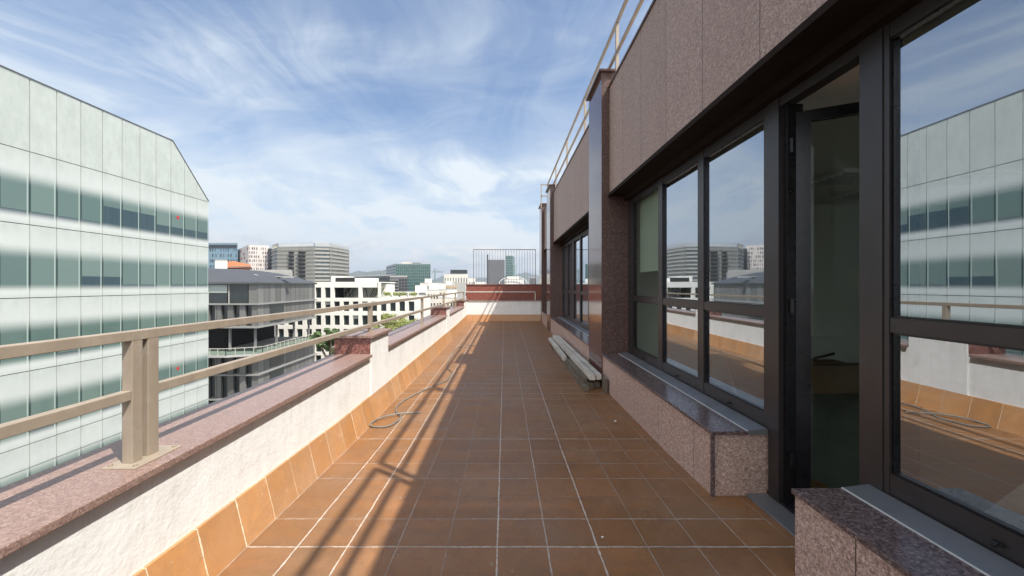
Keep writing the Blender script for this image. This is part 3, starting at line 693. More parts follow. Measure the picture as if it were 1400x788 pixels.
# ------------------------------------------------------------------ the fritted glass building
D = 26.0; PWD = .0512*D; YG1 = 35.33
def frit(name, blindz):
    """white dot frit fading into a clear band at each storey; cloth blind behind down to blindz"""
    m, nt, b, v = mat(name)
    sp = nn(nt, 'ShaderNodeSeparateXYZ'); lk(nt, v, sp.inputs[0])
    t = mth(nt, 'MODULO', mth(nt, 'ADD', sp.outputs[2], 40-.9), 4.0)       # height above storey joint
    up = ramp(nt, mth(nt, 'DIVIDE', t, 4), [(.07, g3(0)), (.20, g3(1)), (.52, g3(1)), (.74, g3(0))], 'EASE')
    top = mth(nt, 'LESS_THAN', sp.outputs[2], 8.9); up = mth(nt, 'MULTIPLY', up, top)
    n = noise(nt, v, .8, 7, .7); dirt = noise(nt, mapping(nt, v, scale=(1, 1, .3)), 3, 6, .7)
    white = ramp(nt, mth(nt, 'MULTIPLY', mth(nt, 'ADD', n, dirt), .5), [(.35, (.40, .435, .405)), (.6, (.50, .54, .505))])
    lowb = mth(nt, 'MULTIPLY', ramp(nt, mth(nt, 'DIVIDE', t, 4), [(.0, g3(.2)), (.10, g3(1)), (.2, g3(1)), (.5, g3(.7)), (.80, g3(.55)), (1, g3(0))]), top)
    white = mixc(nt, lowb, white, (.57, .60, .575))
    bl = mth(nt, 'LESS_THAN', t, blindz)
    pane = nn(nt, 'ShaderNodeCombineXYZ'); lk(nt, mth(nt, 'FLOOR', mth(nt, 'DIVIDE', mth(nt, 'SUBTRACT', 35.33+40*1.3312, sp.outputs[1]), 1.3312)), pane.inputs[0]); lk(nt, mth(nt, 'FLOOR', mth(nt, 'DIVIDE', mth(nt, 'ADD', sp.outputs[2], 40-.9), 4.0)), pane.inputs[1])
    pw_ = nn(nt, 'ShaderNodeTexWhiteNoise', noise_dimensions='3D'); lk(nt, pane.outputs[0], pw_.inputs['Vector'])
    white = mixc(nt, mth(nt, 'MULTIPLY', pw_.outputs[0], .16), white, (.36, .40, .38))
    gl = mixc(nt, bl, mixc(nt, pw_.outputs[0], (.085, .14, .128), (.15, .21, .185)), (.012, .035, .055))
    # soft vertical folds of the blind
    fold = noise(nt, mapping(nt, v, scale=(1, 9, .2)), 2, 3, .5)
    gl = mixc(nt, mth(nt, 'MULTIPLY', fold, .35), gl, (.12, .18, .16))
    ty = mth(nt, 'FRACT', mth(nt, 'DIVIDE', mth(nt, 'SUBTRACT', 35.33+40*1.3312, sp.outputs[1]), 1.3312))
    gl = mixc(nt, mth(nt, 'MULTIPLY', mth(nt, 'LESS_THAN', ty, .10), mth(nt, 'GREATER_THAN', ty, .055)), gl, (.34, .42, .38))
    gl = mixc(nt, mth(nt, 'GREATER_THAN', ty, .95), gl, (.05, .08, .08))
    lk(nt, mixc(nt, up, white, gl), b.inputs['Base Color'])
    lk(nt, ramp(nt, up, [(0, g3(.5)), (1, g3(.05))]), b.inputs['Roughness'])
    b.inputs['Coat Weight'].default_value = .35; b.inputs['Coat Roughness'].default_value = .05
    bump(nt, b, noise(nt, v, .5, 3, .5), .04, .03)
    return m
FR = [frit('frit glass blind down', .0), frit('frit glass blind half', 1.25), frit('frit glass blind up', 1.85), frit('frit glass blind low', .75)]
gb = thing('glass_office_block', 'pale green fritted glass office block with a chamfered corner at far left', 'building', (-D-10, 24, GZ))
yts = [YG1-i*PWD for i in range(24)]
fr = MB()
fr.profile([(-20, GZ), (YG1-.05, GZ), (YG1-.05, 8.85), (31.35, 12.82), (-20, 12.82)], 0, -D-22, -D-.12)
fr.build('wall', citywall('joint grey', (.05, .06, .06), .6), gb)
gap = .05
levels = [12.9, 8.9, 4.9, .9, -3.1, -7.1, -8.4, -12.4, -16.4, -20.4, GZ]
# glass skin behind/above: one panel set per bay. vision storeys are windows, blank rows are cladding
cl = MB(); low = MB()
def zroof(y): return 12.9 if y <= 31.5 else 12.9-(y-31.5)*(12.9-8.98)/(YG1-31.5)
NC = 12
for i in range(23):
    y1, y0 = yts[i]-gap/2, yts[i+1]+gap/2
    ysp = [y0, y1] if not (y0 < 31.5 < y1) else [y0, 31.5, y1]
    # top blank row with the sloping roof line
    for a, b in zip(ysp, ysp[1:]):
        za, zb = zroof(a), zroof(b)
        if min(za, zb) > 8.93:
            cl.hexa([(-D-.1, a, 8.92), (-D, a, 8.92), (-D, b, 8.92), (-D-.1, b, 8.92), (-D-.1, a, za), (-D, a, za), (-D, b, zb), (-D-.1, b, zb)])
    for k in range(1, len(levels)-1):
        z1, z0 = levels[k]-.02, levels[k+1]+.02
        if k <= 6 and 0 <= i < NC and not (k == 5):
            r = random.random()
            style = 0
            if k == 1: style = 2 if i in (5, 6, 4) else (1 if i in (0, 1, 2, 3) else 3)
            elif k == 2: style = 1 if i in (6, 7) else (3 if i in (0, 1, 2, 4, 5) else 0)
            elif k == 6: style = 0
            else: style = 0 if r < .93 else 3
            w_ = MB().box(-D-.1, -D, y0, y1, z0, z1).build('window', FR[style], gb)
            if (k, i) in ((1, 2), (4, 2)):
                MB().cyl((-D+.001, (y0+y1)/2, z0+2.05), (-D+.012, (y0+y1)/2, z0+2.05), .13, 20).build('red_sticker', 'red_dot' if 'red_dot' in M else M.setdefault('red_dot', plain('red sticker', (.5, .03, .03), .5)), w_)
        else:
            low.box(-D-.1, -D, y0, y1, z0, z1)
cl.build('cladding', FR[0], gb); low.build('lower_cladding', FR[0], gb)
MB().box(-D-22, -D-.05, YG1-.045, YG1-.01, GZ, 8.87).build('end_wall', FR[0], gb)
MB().hexa([(-D-22, 31.5, 12.83), (-D-.02, 31.5, 12.83), (-D-.02, YG1, 8.86), (-D-22, YG1, 8.86), (-D-22, 31.5, 12.9), (-D-.02, 31.5, 12.9), (-D-.02, YG1, 8.93), (-D-22, YG1, 8.93)]).build('sloping_roof', FR[0], gb)
MB().box(-D-22, -D-.02, -20, 31.5, 12.83, 12.9).build('roof', FR[0], gb)
tr_ = MB(); tr_.beam((-D+.01, -20, 12.93), (-D+.01, 31.5, 12.93), .08, .03); tr_.beam((-D+.01, 31.5, 12.91), (-D+.01, YG1, 8.94), .08, .03)
tr_.build('edge_trim', 'flashing', gb)

# ------------------------------------------------------------------ grey metal clad building
zinc = None
def zincm():
    m, nt, b, v = mat('grey zinc cladding')
    sp = nn(nt, 'ShaderNodeSeparateXYZ'); lk(nt, v, sp.inputs[0])
    s = mth(nt, 'ADD', sp.outputs[0], sp.outputs[1])
    t = mth(nt, 'FRACT', mth(nt, 'DIVIDE', s, 1.7)); j = mth(nt, 'LESS_THAN', t, .07)
    cell = nn(nt, 'ShaderNodeTexWhiteNoise', noise_dimensions='1D'); lk(nt, mth(nt, 'FLOOR', mth(nt, 'DIVIDE', s, 1.7)), cell.inputs['W'])
    n = noise(nt, mapping(nt, v, scale=(1, 1, .2)), .8, 6, .6)
    f = mth(nt, 'ADD', mth(nt, 'MULTIPLY', cell.outputs[0], .45), mth(nt, 'MULTIPLY', n, .6))
    col = mixc(nt, j, ramp(nt, f, [(.2, (.12, .12, .115)), (.8, (.22, .22, .21))]), (.06, .06, .06))
    lk(nt, col, b.inputs['Base Color']); setb(b, Roughness=.5, Metallic=.2); return m
zinc = zincm()
M['roof_dark'] = citywall('slate blue roof sheet', (.075, .08, .09), .6)
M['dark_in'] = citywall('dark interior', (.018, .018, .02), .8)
M['grey_col'] = citywall('grey column', (.2, .2, .2)); M['slab_grey'] = citywall('grey slab edge', (.27, .27, .26))
M['city_glass_dark'] = cityglass('dark city glass', (.014, .022, .024), .3)
M['concrete'] = citywall('concrete', (.42, .42, .40))
zb_ = thing('zinc_clad_building', 'grey zinc clad building with rounded dark roof and an open balcony storey', 'building', (-55, 75, GZ))
CX, CY0, CY1, LX = -40.6, 66.0, 86.0, -72.0
zl = [2.0, -1.4, -5.2, -9.5, -13.0, -17, -20.5, GZ]
# storey bodies
for k in range(len(zl)-1):
    t, b_ = zl[k]-.25, zl[k+1]
    if k == 2:
        MB().box(LX, CX-8, CY0+4, CY1-1, b_, t).build('wall', 'dark_in', zb_)
        for x, y in ((CX-.8, CY0+.8), (CX-.8, CY0+7), (CX-.8, CY0+13), (CX-.8, CY1-1), (CX-5, CY0+.8), (CX-9.5, CY0+.8)):
            MB().box(x-.15, x+.15, y-.15, y+.15, b_, t).build('column', 'grey_col', zb_)
    else:
        if k == 0:
            # right face fully clad, front face part glazed
            MB().box(LX, CX, CY0+.4, CY1, b_, t).build('wall', zinc, zb_)
            MB().box(CX-1.4, CX, CY0, CY0+.4, b_, t).build('wall', zinc, zb_)
            for i, x0 in enumerate((CX-4.7, CX-8.1, CX-11.5, CX-15, CX-18.5)):
                f = MB().box(x0+.08, x0+3.1, CY0+.12, CY0+.2, b_+.05, t-.1).build('window', 'city_glass_dark', zb_)
                MB().box(x0-.08, x0+.08, CY0+.05, CY0+.4, b_, t).build('mullion', 'concrete', f)
                if i == 1: MB().box(x0+.1, x0+3.1, CY0+.09, CY0+.11, t-1.4, t-.1).build('blind', citywall('pale blind', (.4, .45, .42)), f)
        else:
            MB().box(LX, CX, CY0+.5, CY1, b_, t).build('wall', zinc, zb_)
            for i in range(9):
                x0 = CX-.9-i*2.0
                MB().box(x0, x0+.95, CY0, CY0+.5, b_, t).build('fin', zinc, zb_)
                MB().box(x0-1.05, x0, CY0+.42, CY0+.49, b_+.2, t).build('window', 'city_glass_dark', zb_)
            MB().box(CX+.001, CX+.04, CY0+3.5, CY0+8.0, b_+.3, t).build('window', 'city_glass_dark', zb_)
    out = 2.4 if k == 1 else .35
    MB().box(LX, CX+.35, CY0-.35, CY1+.3, zl[k]-.25, zl[k]).build('floor_slab', 'slab_grey', zb_)
bal = thing('x', 'x', 'x') if False else None
slab = MB().prism([(LX, CY0-3.2), (CX-3, CY0-3.2), (CX+1.6, CY0-1), (CX+1.6, CY1-2), (LX, CY1-2)], -9.75, -9.45).build('balcony', 'concrete', zb_)
rp = [(LX, CY0-3.1), (CX-3, CY0-3.1), (CX+1.5, CY0-1), (CX+1.5, CY1-2)]
bb = MB()
for (xa, ya), (xb, yb) in zip(rp, rp[1:]):
    n = int(math.hypot(xb-xa, yb-ya)/1.2)
    for i in range(n+1):
        t = i/n; x, y = xa+(xb-xa)*t, ya+(yb-ya)*t; bb.box(x-.04, x+.04, y-.04, y+.04, -9.45, -8.35)
    bb.beam((xa, ya, -8.35), (xb, yb, -8.35), .08, .08)
bb.build('railing', 'rail_pale', slab)
bg_ = MB()
for (xa, ya), (xb, yb) in zip(rp, rp[1:]): bg_.beam((xa, ya, -8.95), (xb, yb, -8.95), .02, .8)
bg_.build('railing_glass', glass('balcony glass', (.6, .68, .64), 1.5), slab)
# low vaulted roof
mb = MB(); bm = mb.bm; nx, ny = 14, 10; gridv = []
for i in range(nx+1):
    col_ = []
    for j in range(ny+1):
        u_, v_ = i/nx, j/ny; x = LX+(CX+.5-LX)*u_; y = CY0-.5+(CY1+.9-CY0)*v_
        e = 1-abs(2*u_-1)**2.6; g_ = 1-abs(2*v_-1)**2.2; z = 2.0+2.7*min(1, (e*g_)**.55 if e*g_ > 0 else 0)
        col_.append(bm.verts.new((x, y, z)))
    gridv.append(col_)
for i in range(nx):
    for j in range(ny): bm.faces.new((gridv[i][j], gridv[i+1][j], gridv[i+1][j+1], gridv[i][j+1]))
mb.build('roof', 'roof_dark', zb_, smooth=True)
sk = MB()
for k in range(9):
    a0, a1 = math.pi*k/9, math.pi*(k+1)/9; c0 = at(346, 381, 70)
    sk.beam(c0+Vector((-1.3*math.cos(a0), 0, .6*math.sin(a0))), c0+Vector((-1.3*math.cos(a1), 0, .6*math.sin(a1))), .25, .16, (0, 1, 0))
sk.build('skylight', 'white_paint', zb_)
for k in range(7):
    x, y, z = at(292+k*17, 376+k*.9, 74); MB().box(x-.8, x+.8, y-.5, y+.5, 3.2, z+.2).build('roof_vent', 'concrete', zb_)

# ------------------------------------------------------------------ white grid building
M['white_city'] = citywall('white city render', (.74, .72, .66), .85, .08)
wb = thing('white_grid_building', 'white office building with a grid of dark square windows and a planted roof terrace', 'building', (-35, 106, GZ))
WY = 100.0; px = WY/F
cols0 = [431.2+12.74*i for i in range(-6, 11)]      # left edge of each window, in bearing
rows_v = [(393.3, 407.5), (412.4, 425.7), (431.4, 444.8), (450, 463.5), (468, 481.6), (486, 500), (504, 518), (522, 536)]
XL, XT, XR = at(353, 0, WY).x, at(520, 0, WY).x, at(573.7, 0, WY).x
def zof(v): return at(0, v, WY).z
ztop = zof(386.6)
wl = MB()
open_cols = [i for i in range(len(cols0)) if 456 < cols0[i] < 520]
# piers between windows
edges = []
for c in cols0: edges.append((at(c, 0, WY).x, at(c+7.8, 0, WY).x))
xs = [XL]+[e for p in edges for e in p]+[XR]
for i in range(0, len(xs), 2):
    x0, x1 = xs[i], xs[i+1]
    zt_ = zof(407.6) if x1 > XT else ztop
    # upper storey piers dropped inside the open terrace bays
    if i//2 in [c for c in open_cols[1:] if c not in (open_cols[0]+3,)] and x1 < XT+.5: zt_ = zof(407.6)
    wl.box(x0, x1, WY, WY+.6, GZ, zt_)
prev = zof(393.3)
for i, (x0, x1) in enumerate(edges):
    z_hi = ztop if x1 < XT else zof(407.6)
    for (va, vb), (vc, vd) in zip(rows_v, rows_v[1:]):
        wl.box(x0, x1, WY+.002, WY+.6, zof(vc), zof(vb))
    wl.box(x0, x1, WY+.002, WY+.6, GZ, zof(536))
    if x1 < XT: wl.box(x0, x1, WY+.002, WY+.6, zof(393.3), ztop)
for i in range(len(edges)-1):
    x0, x1 = edges[i][1], edges[i+1][0]
    if i+1 in open_cols[1:] and x1 < XT+.5: wl.box(x0, x1, WY+.002, WY+.6, zof(393.3), ztop)
wl.box(XT-.6, XT, WY, WY+.6, zof(407.6), ztop)
wl.build('wall', 'white_city', wb)
MB().box(XL, XR-.3, WY+1.2, WY+14, GZ, zof(407.6)-.3).build('core', 'dark_in', wb)
MB().box(XL, XT-.3, WY+6, WY+14, zof(407.6)-.3, ztop-.3).build('core', 'white_city', wb)
MB().box(XL, edges[open_cols[0]][0], WY+1.2, WY+9, zof(407.6)-.3, ztop-.3).build('core', 'dark_in', wb)
MB().box(XL, XT, WY, WY+14, ztop, ztop+.18).build('roof', 'white_city', wb)
MB().box(XT-.2, XR, WY, WY+14, zof(407.6)+.002, zof(407.6)+.2).build('terrace_slab', 'white_city', wb)
MB().box(XL, XL+.3, WY+.6, WY+14, GZ, ztop).build('side_wall', 'white_city', wb)
# right side wall with slits
sw = MB(); sy = WY+.6
for k in range(9):
    sw.box(XR-.3, XR, sy+k*1.5, sy+k*1.5+1.0, GZ, zof(407.6)); 
    for (va, vb), (vc, vd) in zip(rows_v, rows_v[1:]): sw.box(XR-.3, XR-.003, sy+k*1.5+1.0, sy+k*1.5+1.5, zof(vc), zof(vb))
sw.build('side_wall', 'white_city', wb)
gw = None
for i, (x0, x1) in enumerate(edges):
    for r, (va, vb) in enumerate(rows_v[:6]):
        if r == 0 and (x1 > XT or i in open_cols): continue
        o = MB().box(x0, x1, WY+.45, WY+.5, zof(vb), zof(va)).build('window', 'city_glass_dark', wb)
        if r in (1, 2) and random.random() < .3:
            MB().box(x0+.05, x1-.05, WY+.4, WY+.44, zof(va)-random.uniform(.4, 1.3), zof(va)).build('blind', 'concrete', o)
# things on its roof
MB().box(at(475, 0, WY).x, at(502, 0, WY).x, WY+5, WY+9, ztop+.18, zof(380)).build('roof_cabin', 'white_city', wb)
MB().box(at(415, 0, WY).x, at(439, 0, WY).x, WY+16, WY+22, -5, zof(376)).build('roof_cabin', 'white_city', wb)
MB().box(at(440, 0, WY).x, at(475, 0, WY).x, WY+8, WY+13, ztop+.18, zof(379)).build('roof_plant_room', 'dark_in', wb)
tb = MB()
for k in range(7): x = at(526+7*k, 0, WY).x; tb.box(x-.12, x+.12, WY+3, WY+3.24, zof(407.6)+.2, zof(400.5))
tb.beam((at(526, 0, WY).x, WY+3.1, zof(400)), (at(570, 0, WY).x, WY+3.1, zof(400)), .2, .25)
tb.build('pergola', 'white_city', wb)
for c, n in ((456.5, 4), (470, 3), (497, 3), (506, 3)):
    for k in range(n):
        x = at(c+k*3.2, 0, WY).x; MB().beam((x, WY+3, zof(407)), (x+random.uniform(-1.2, 1.2), WY+3+random.uniform(0, 3), zof(394)), .16, .16).build('terrace_strut', 'city_glass_dark', wb)

# ------------------------------------------------------------------ foliage
def leafmat(name, a, b_):
    m, nt, b, v = mat(name)
    n = noise(nt, v, 2.5, 3, .6); n2 = nn(nt, 'ShaderNodeTexWhiteNoise', noise_dimensions='3D')
    lk(nt, mapping(nt, v, scale=(.02, .02, .02)), n2.inputs['Vector'])
    lk(nt, ramp(nt, n, [(.3, a), (.7, b_)]), b.inputs['Base Color']); setb(b, Roughness=.6)
    b.inputs['Subsurface Weight'].default_value = 0
    return m
M['leaf'] = leafmat('yellow green leaves', (.10, .14, .03), (.30, .32, .09))
M['leaf_dark'] = leafmat('green leaves', (.04, .08, .025), (.10, .16, .05))
M['bark'] = plain('bark', (.12, .09, .06), .9)
def leaves(mb, c, rad, n, size, squash=.8):
    bm = mb.bm
    for _ in range(n):
        d = Vector((random.gauss(0, 1), random.gauss(0, 1), random.gauss(0, 1))); d.normalize()
        p = Vector(c)+Vector((d.x*rad, d.y*rad, d.z*rad*squash))*random.random()**.45
        a = Vector((random.gauss(0, 1), random.gauss(0, 1), random.gauss(0, 1))).normalized(); b = a.orthogonal().normalized()
        s = size*random.uniform(.6, 1.3)
        bm.faces.new([bm.verts.new(q) for q in (p-a*s, p+b*s*.5, p+a*s, p-b*s*.5)])
def tree(u, v_top, Y, R_, label, m='leaf', clumps=22):
    top = at(u, v_top, Y); c = top-Vector((0, 0, R_*.9))
    t = thing('tree', label, 'tree', (c.x, Y, GZ), 'street trees below the parapet')
    tr = MB(); tr.cyl((c.x, Y, GZ), (c.x+.2, Y, c.z-R_*.5), .38, 10, .2)
    for k in range(6):
        a = k*1.05; tr.cyl((c.x+.2, Y, c.z-R_*.7-.4*k), (c.x+math.cos(a)*R_*.7, Y+math.sin(a)*R_*.7, c.z+random.uniform(-.3, .6)*R_), .12, 6, .03)
    tr.build('trunk', 'bark', t)
    cr = MB()
    for k in range(clumps):
        d = Vector((random.gauss(0, 1), random.gauss(0, 1), random.gauss(0, .8))).normalized()*R_*random.uniform(.3, .95)
        leaves(cr, c+d, R_*random.uniform(.18, .36), 300, .095)
    cr.build('crown', m, t)
tree(546, 426, 46, 2.6, 'yellow green tree crown rising behind the parapet between two railing posts')
tree(527, 428, 40, 1.6, 'small light green tree just right of the first granite pier', clumps=14)
tree(450, 447, 33, 1.25, 'thin leafy tree at the left side of the first granite pier', 'leaf_dark', 20)
tree(567, 432, 62, 2.6, 'tree crown in front of the right corner of the white grid building', 'leaf_dark')
def planter(u, v, Y, w, h, label):
    t = thing('terrace_plant', label, 'plant', at(u, v, Y), 'plants on the white building terrace')
    a = MB(); c = at(u, v, Y); a.box(c.x-w*.5, c.x+w*.5, Y-.3, Y+.3, c.z, c.z+.45); a.build('pot', 'concrete', t)
    b = MB()
    for k in range(7): leaves(b, c+Vector((random.uniform(-.5, .5)*w, 0, .5+random.uniform(0, h))), .45, 60, .16)
    b.build('foliage', 'leaf', t)
planter(518, 406.5, 102, 1.2, 2.0, 'tall palm-like plant at the edge of the white building upper storey')
planter(530, 406.5, 102, 2.2, .6, 'low bush in the planter just right of the tall terrace plant')
planter(541, 406.5, 102, 2.4, .5, 'low bush in the planter in the middle of the roof terrace')
planter(552, 406.5, 102, 2.2, .5, 'low bush in the planter right of the middle of the roof terrace')
planter(563, 406.5, 102, 2.2, .5, 'low bush at the right end of the roof terrace')

# ------------------------------------------------------------------ distant town
def prismat(pts): return [((u-690)*Y/F, Y) for u, Y in pts]
def winrow(parent, p0, p1, z0, z1, cols, rows, wf, hf, m, jit=0, depth=.06, skip=0, cap=100):
    """separate window panes on the wall p0-p1 (plan points), between z0 and z1"""
    p0 = Vector((*p0, 0)); p1 = Vector((*p1, 0)); d = p1-p0; L = d.length; d.normalize(); n = Vector((d.y, -d.x, 0))
    if n.y > 0: n = -n
    cw, rh = L/cols, (z1-z0)/rows; c = 0
    for r in range(rows):
        for k in range(cols):
            if random.random() < skip or c >= cap: continue
            w = cw*wf*(1+random.uniform(-jit, jit)*.8); off = random.uniform(-jit, jit)*cw*.25
            a = p0+d*(cw*(k+.5)-w/2+off); b = p0+d*(cw*(k+.5)+w/2+off); z = z0+rh*(r+(1-hf)/2)
            q = [a, b]; MBo = MB()
            MBo.hexa([(*(a-n*depth).xy, z), (*(b-n*depth).xy, z), (*(b+n*depth).xy, z), (*(a+n*depth).xy, z),
                      (*(a-n*depth).xy, z+rh*hf), (*(b-n*depth).xy, z+rh*hf), (*(b+n*depth).xy, z+rh*hf), (*(a+n*depth).xy, z+rh*hf)])
            MBo.build('window', m, parent); c += 1
def bands(parent, p0, p1, z0, z1, rows, hf, m, depth=.25, nm='window_band'):
    winrow_n = rows
    p0 = Vector((*p0, 0)); p1 = Vector((*p1, 0)); d = (p1-p0).normalized(); n = Vector((d.y, -d.x, 0))
    if n.y > 0: n = -n
    rh = (z1-z0)/rows
    for r in range(rows):
        z = z0+rh*(r+(1-hf)/2)
        q = [(*(p-n*depth).xy,) for p in (p0, p1)]+[(*(p+n*depth).xy,) for p in (p1, p0)]
        MB().hexa([(*a, z) for a in q]+[(*a, z+rh*hf) for a in q]).build(nm, m, parent)
def block(name, label, pts, vtop, Yref, m, roof=None, zbot=GZ, cat='building', group=None):
    poly = prismat(pts); zt = EYE-(vtop-390)*Yref/F
    cxm = sum(p[0] for p in poly)/len(poly); cym = sum(p[1] for p in poly)/len(poly)
    t = thing(name, label, cat, (cxm, cym, zbot), group)
    MB().prism(poly, zbot, zt).build('wall', m, t)
    rf = [(cxm+(x-cxm)*.985, cym+(y-cym)*.985) for x, y in poly]
    MB().prism(rf, zt+.002, zt+.5).build('roof', roof or 'concrete', t)
    return t, poly, zt
M['blue'] = citywall('blue grey panels', (.17, .26, .33)); M['pinkish'] = citywall('pinkish white panels', (.62, .56, .53))
M['cream'] = citywall('cream render', (.66, .60, .50)); M['cream2'] = citywall('warm white render', (.70, .67, .61)); M['ochre'] = citywall('ochre render', (.50, .38, .26))
M['grey_glass'] = cityglass('grey office glass', (.10, .12, .12), .25); M['grey_band'] = citywall('grey concrete band', (.34, .335, .31))
M['teal'] = cityglass('teal glass', (.055, .125, .12), .2); M['teal_line'] = citywall('pale teal frame', (.20, .28, .27))
M['dark_wall'] = citywall('dark slab', (.045, .05, .058)); M['orange'] = citywall('orange tile roof', (.46, .16, .07)); M['tower_grey'] = citywall('tower grey', (.14, .14, .15))
M['brick'] = citywall('brick brown', (.30, .15, .10))

Yb = 330
t, P, zt = block('blue_apartment_block', 'blue panelled block with scattered small windows at the left of the skyline', [(262, Yb), (325, Yb), (318, Yb+30), (262, Yb+30)], 332.5, Yb, 'blue')
winrow(t, (at(286, 0, Yb).x, Yb), P[1], EYE+14*Yb/F, EYE+52*Yb/F, 11, 5, .35, .55, 'city_glass_dark', .6, skip=.12)
MB().box(at(286, 0, Yb).x, at(324, 0, Yb).x, Yb-.5, Yb-.3, EYE+51.5*Yb/F, EYE+55*Yb/F).build('window_band', 'dark_wall', t)
t, P, zt = block('white_apartment_block', 'pinkish white block with irregular small windows beside the dark slab', [(324.5, 345), (340, 300), (367.5, 305), (360, 345)], 335.7, 300, 'pinkish')
winrow(t, P[1], P[2], EYE+14*300/F, EYE+53*300/F, 9, 7, .38, .62, 'city_glass_dark', .7, skip=.08)
winrow(t, P[0], P[1], EYE+14*300/F, EYE+53*300/F, 4, 7, .3, .62, 'brick', .7, skip=.45)
block('dark_slab_building', 'narrow dark windowless slab between the white block and the large grey office', [(366.5, 300), (374, 300), (374, 330), (366.5, 330)], 340, 300, 'dark_wall')
Yg = 262
t, P, zt = block('large_grey_office', 'large grey banded office building with open framework on its roof', [(372, 275), (380, Yg), (430, Yg-6), (452, Yg-2), (477, Yg+22), (470, Yg+50), (372, Yg+50)], 338.5, Yg, 'grey_glass')
for a, b in ((0, 1), (1, 2), (2, 3), (3, 4)):
    bands(t, P[a], P[b], EYE+4*Yg/F, EYE+51*Yg/F, 9, .42, 'grey_band', .5, 'spandrel')
for (u0, u1, yy) in ((395, 402, Yg-3.2), (408, 418, Yg-5.2)):
    for r in range(8):
        z = EYE+(6+r*5.25)*Yg/F; MB().box(at(u0, 0, yy).x, at(u1, 0, yy).x, yy-.4, yy+1, z, z+1.1).build('window_recess', 'dark_in', t)
mu = MB()
for k in range(34):
    f_ = k/33; u_ = 380+50*f_; yy = Yg-6*f_-.7; x = (u_-690)*yy/F; mu.box(x-.1, x+.1, yy-.1, yy+.1, EYE, zt)
for k in range(16):
    f_ = k/15; u_ = 452+25*f_; yy = Yg-2+24*f_-1.0; x = (u_-690)*yy/F; mu.box(x-.12, x+.12, yy-.12, yy+.12, EYE-5, EYE+55*Yg/F)
mu.build('facade_fins', 'grey_band', t)
fm = MB()
for a, b in ((0, 1), (1, 2), (2, 3), (3, 4)):
    p, q = Vector((*P[a], zt+2.6)), Vector((*P[b], zt+2.6)); fm.beam(p, q, .35, .3)
    n = 14
    for k in range(n+1):
        c = p.lerp(q, k/n); fm.box(c.x-.1, c.x+.1, c.y-.1, c.y+.1, zt, zt+2.6)
fm.build('roof_framework', 'rail_pale', t)
Yt = 260
t, P, zt = block('teal_glass_office', 'teal glass office cube with a darker left face in the middle distance', [(528, Yt+40), (541, Yt), (588.5, Yt), (580, Yt+40)], 361.5, Yt, 'teal')
bands(t, P[1], P[2], EYE-10*Yt/F, EYE+28*Yt/F, 9, .10, 'teal_line', .2, 'floor_line'); bands(t, P[0], P[1], EYE-10*Yt/F, EYE+28*Yt/F, 9, .10, 'dark_wall', .2, 'floor_line')
mu = MB()
for k in range(19): x = at(541+47.5*k/18, 0, Yt).x; mu.box(x-.07, x+.07, Yt-.25, Yt, GZ, zt)
mu.build('facade_fins', 'teal_line', t)
MB().box(at(545, 0, Yt).x, at(556, 0, Yt).x, Yt+8, Yt+16, zt, zt+1.8).build('roof_plant', 'rail_pale', t)
MB().box(at(560, 0, Yt).x, at(570, 0, Yt).x, Yt+8, Yt+16, zt, zt+1.4).build('roof_plant', 'dark_wall', t)
t, P, zt = block('dark_glass_building', 'low dark glass building in front of the teal office', [(486, 190), (534, 170), (534, 200), (486, 215)], 378, 180, 'grey_glass', 'cream2')
bands(t, P[0], P[1], EYE-12*180/F, EYE+10*180/F, 6, .2, 'dark_wall', .3, 'floor_line')
t, P, zt = block('framed_grey_building', 'small grey framed building in front of the left corner of the teal office', [(533, 150), (557, 150), (557, 165), (533, 165)], 379, 150, 'tower_grey')
winrow(t, P[0], P[1], EYE-12*150/F, EYE+9*150/F, 6, 5, .6, .6, 'city_glass_dark')
bands(t, P[0], (at(545, 0, 150).x, 150), EYE-12*150/F, EYE+9*150/F, 5, .2, 'concrete', .4, 'balcony')
# orange roofed and white low roofs behind the zinc building
t, P, zt = block('orange_roofed_building', 'building with an orange tiled roof behind the zinc building', [(309, 128), (342, 122), (342, 140), (309, 140)], 366, 125, 'brick')
MB().hexa([(P[0][0]-.5, 127.5, zt), (P[1][0]+.5, 121.5, zt), (P[2][0]+.5, 140, zt), (P[3][0]-.5, 140, zt), (P[0][0]+1, 130, zt+2.3), (P[1][0]-3.0, 127, zt+1.0), (P[2][0]-3, 135, zt+1), (P[3][0]+1, 136, zt+2.3)]).build('tiled_roof', 'orange', t)
block('white_roof_hut', 'plain white box building left of the orange tiled roof', [(294, 118), (311, 118), (311, 128), (294, 128)], 357.5, 118, 'white_city')
block('pale_low_building', 'long pale low building filling in behind the zinc roof', [(250, 150), (400, 150), (400, 170), (250, 170)], 371, 150, 'concrete')
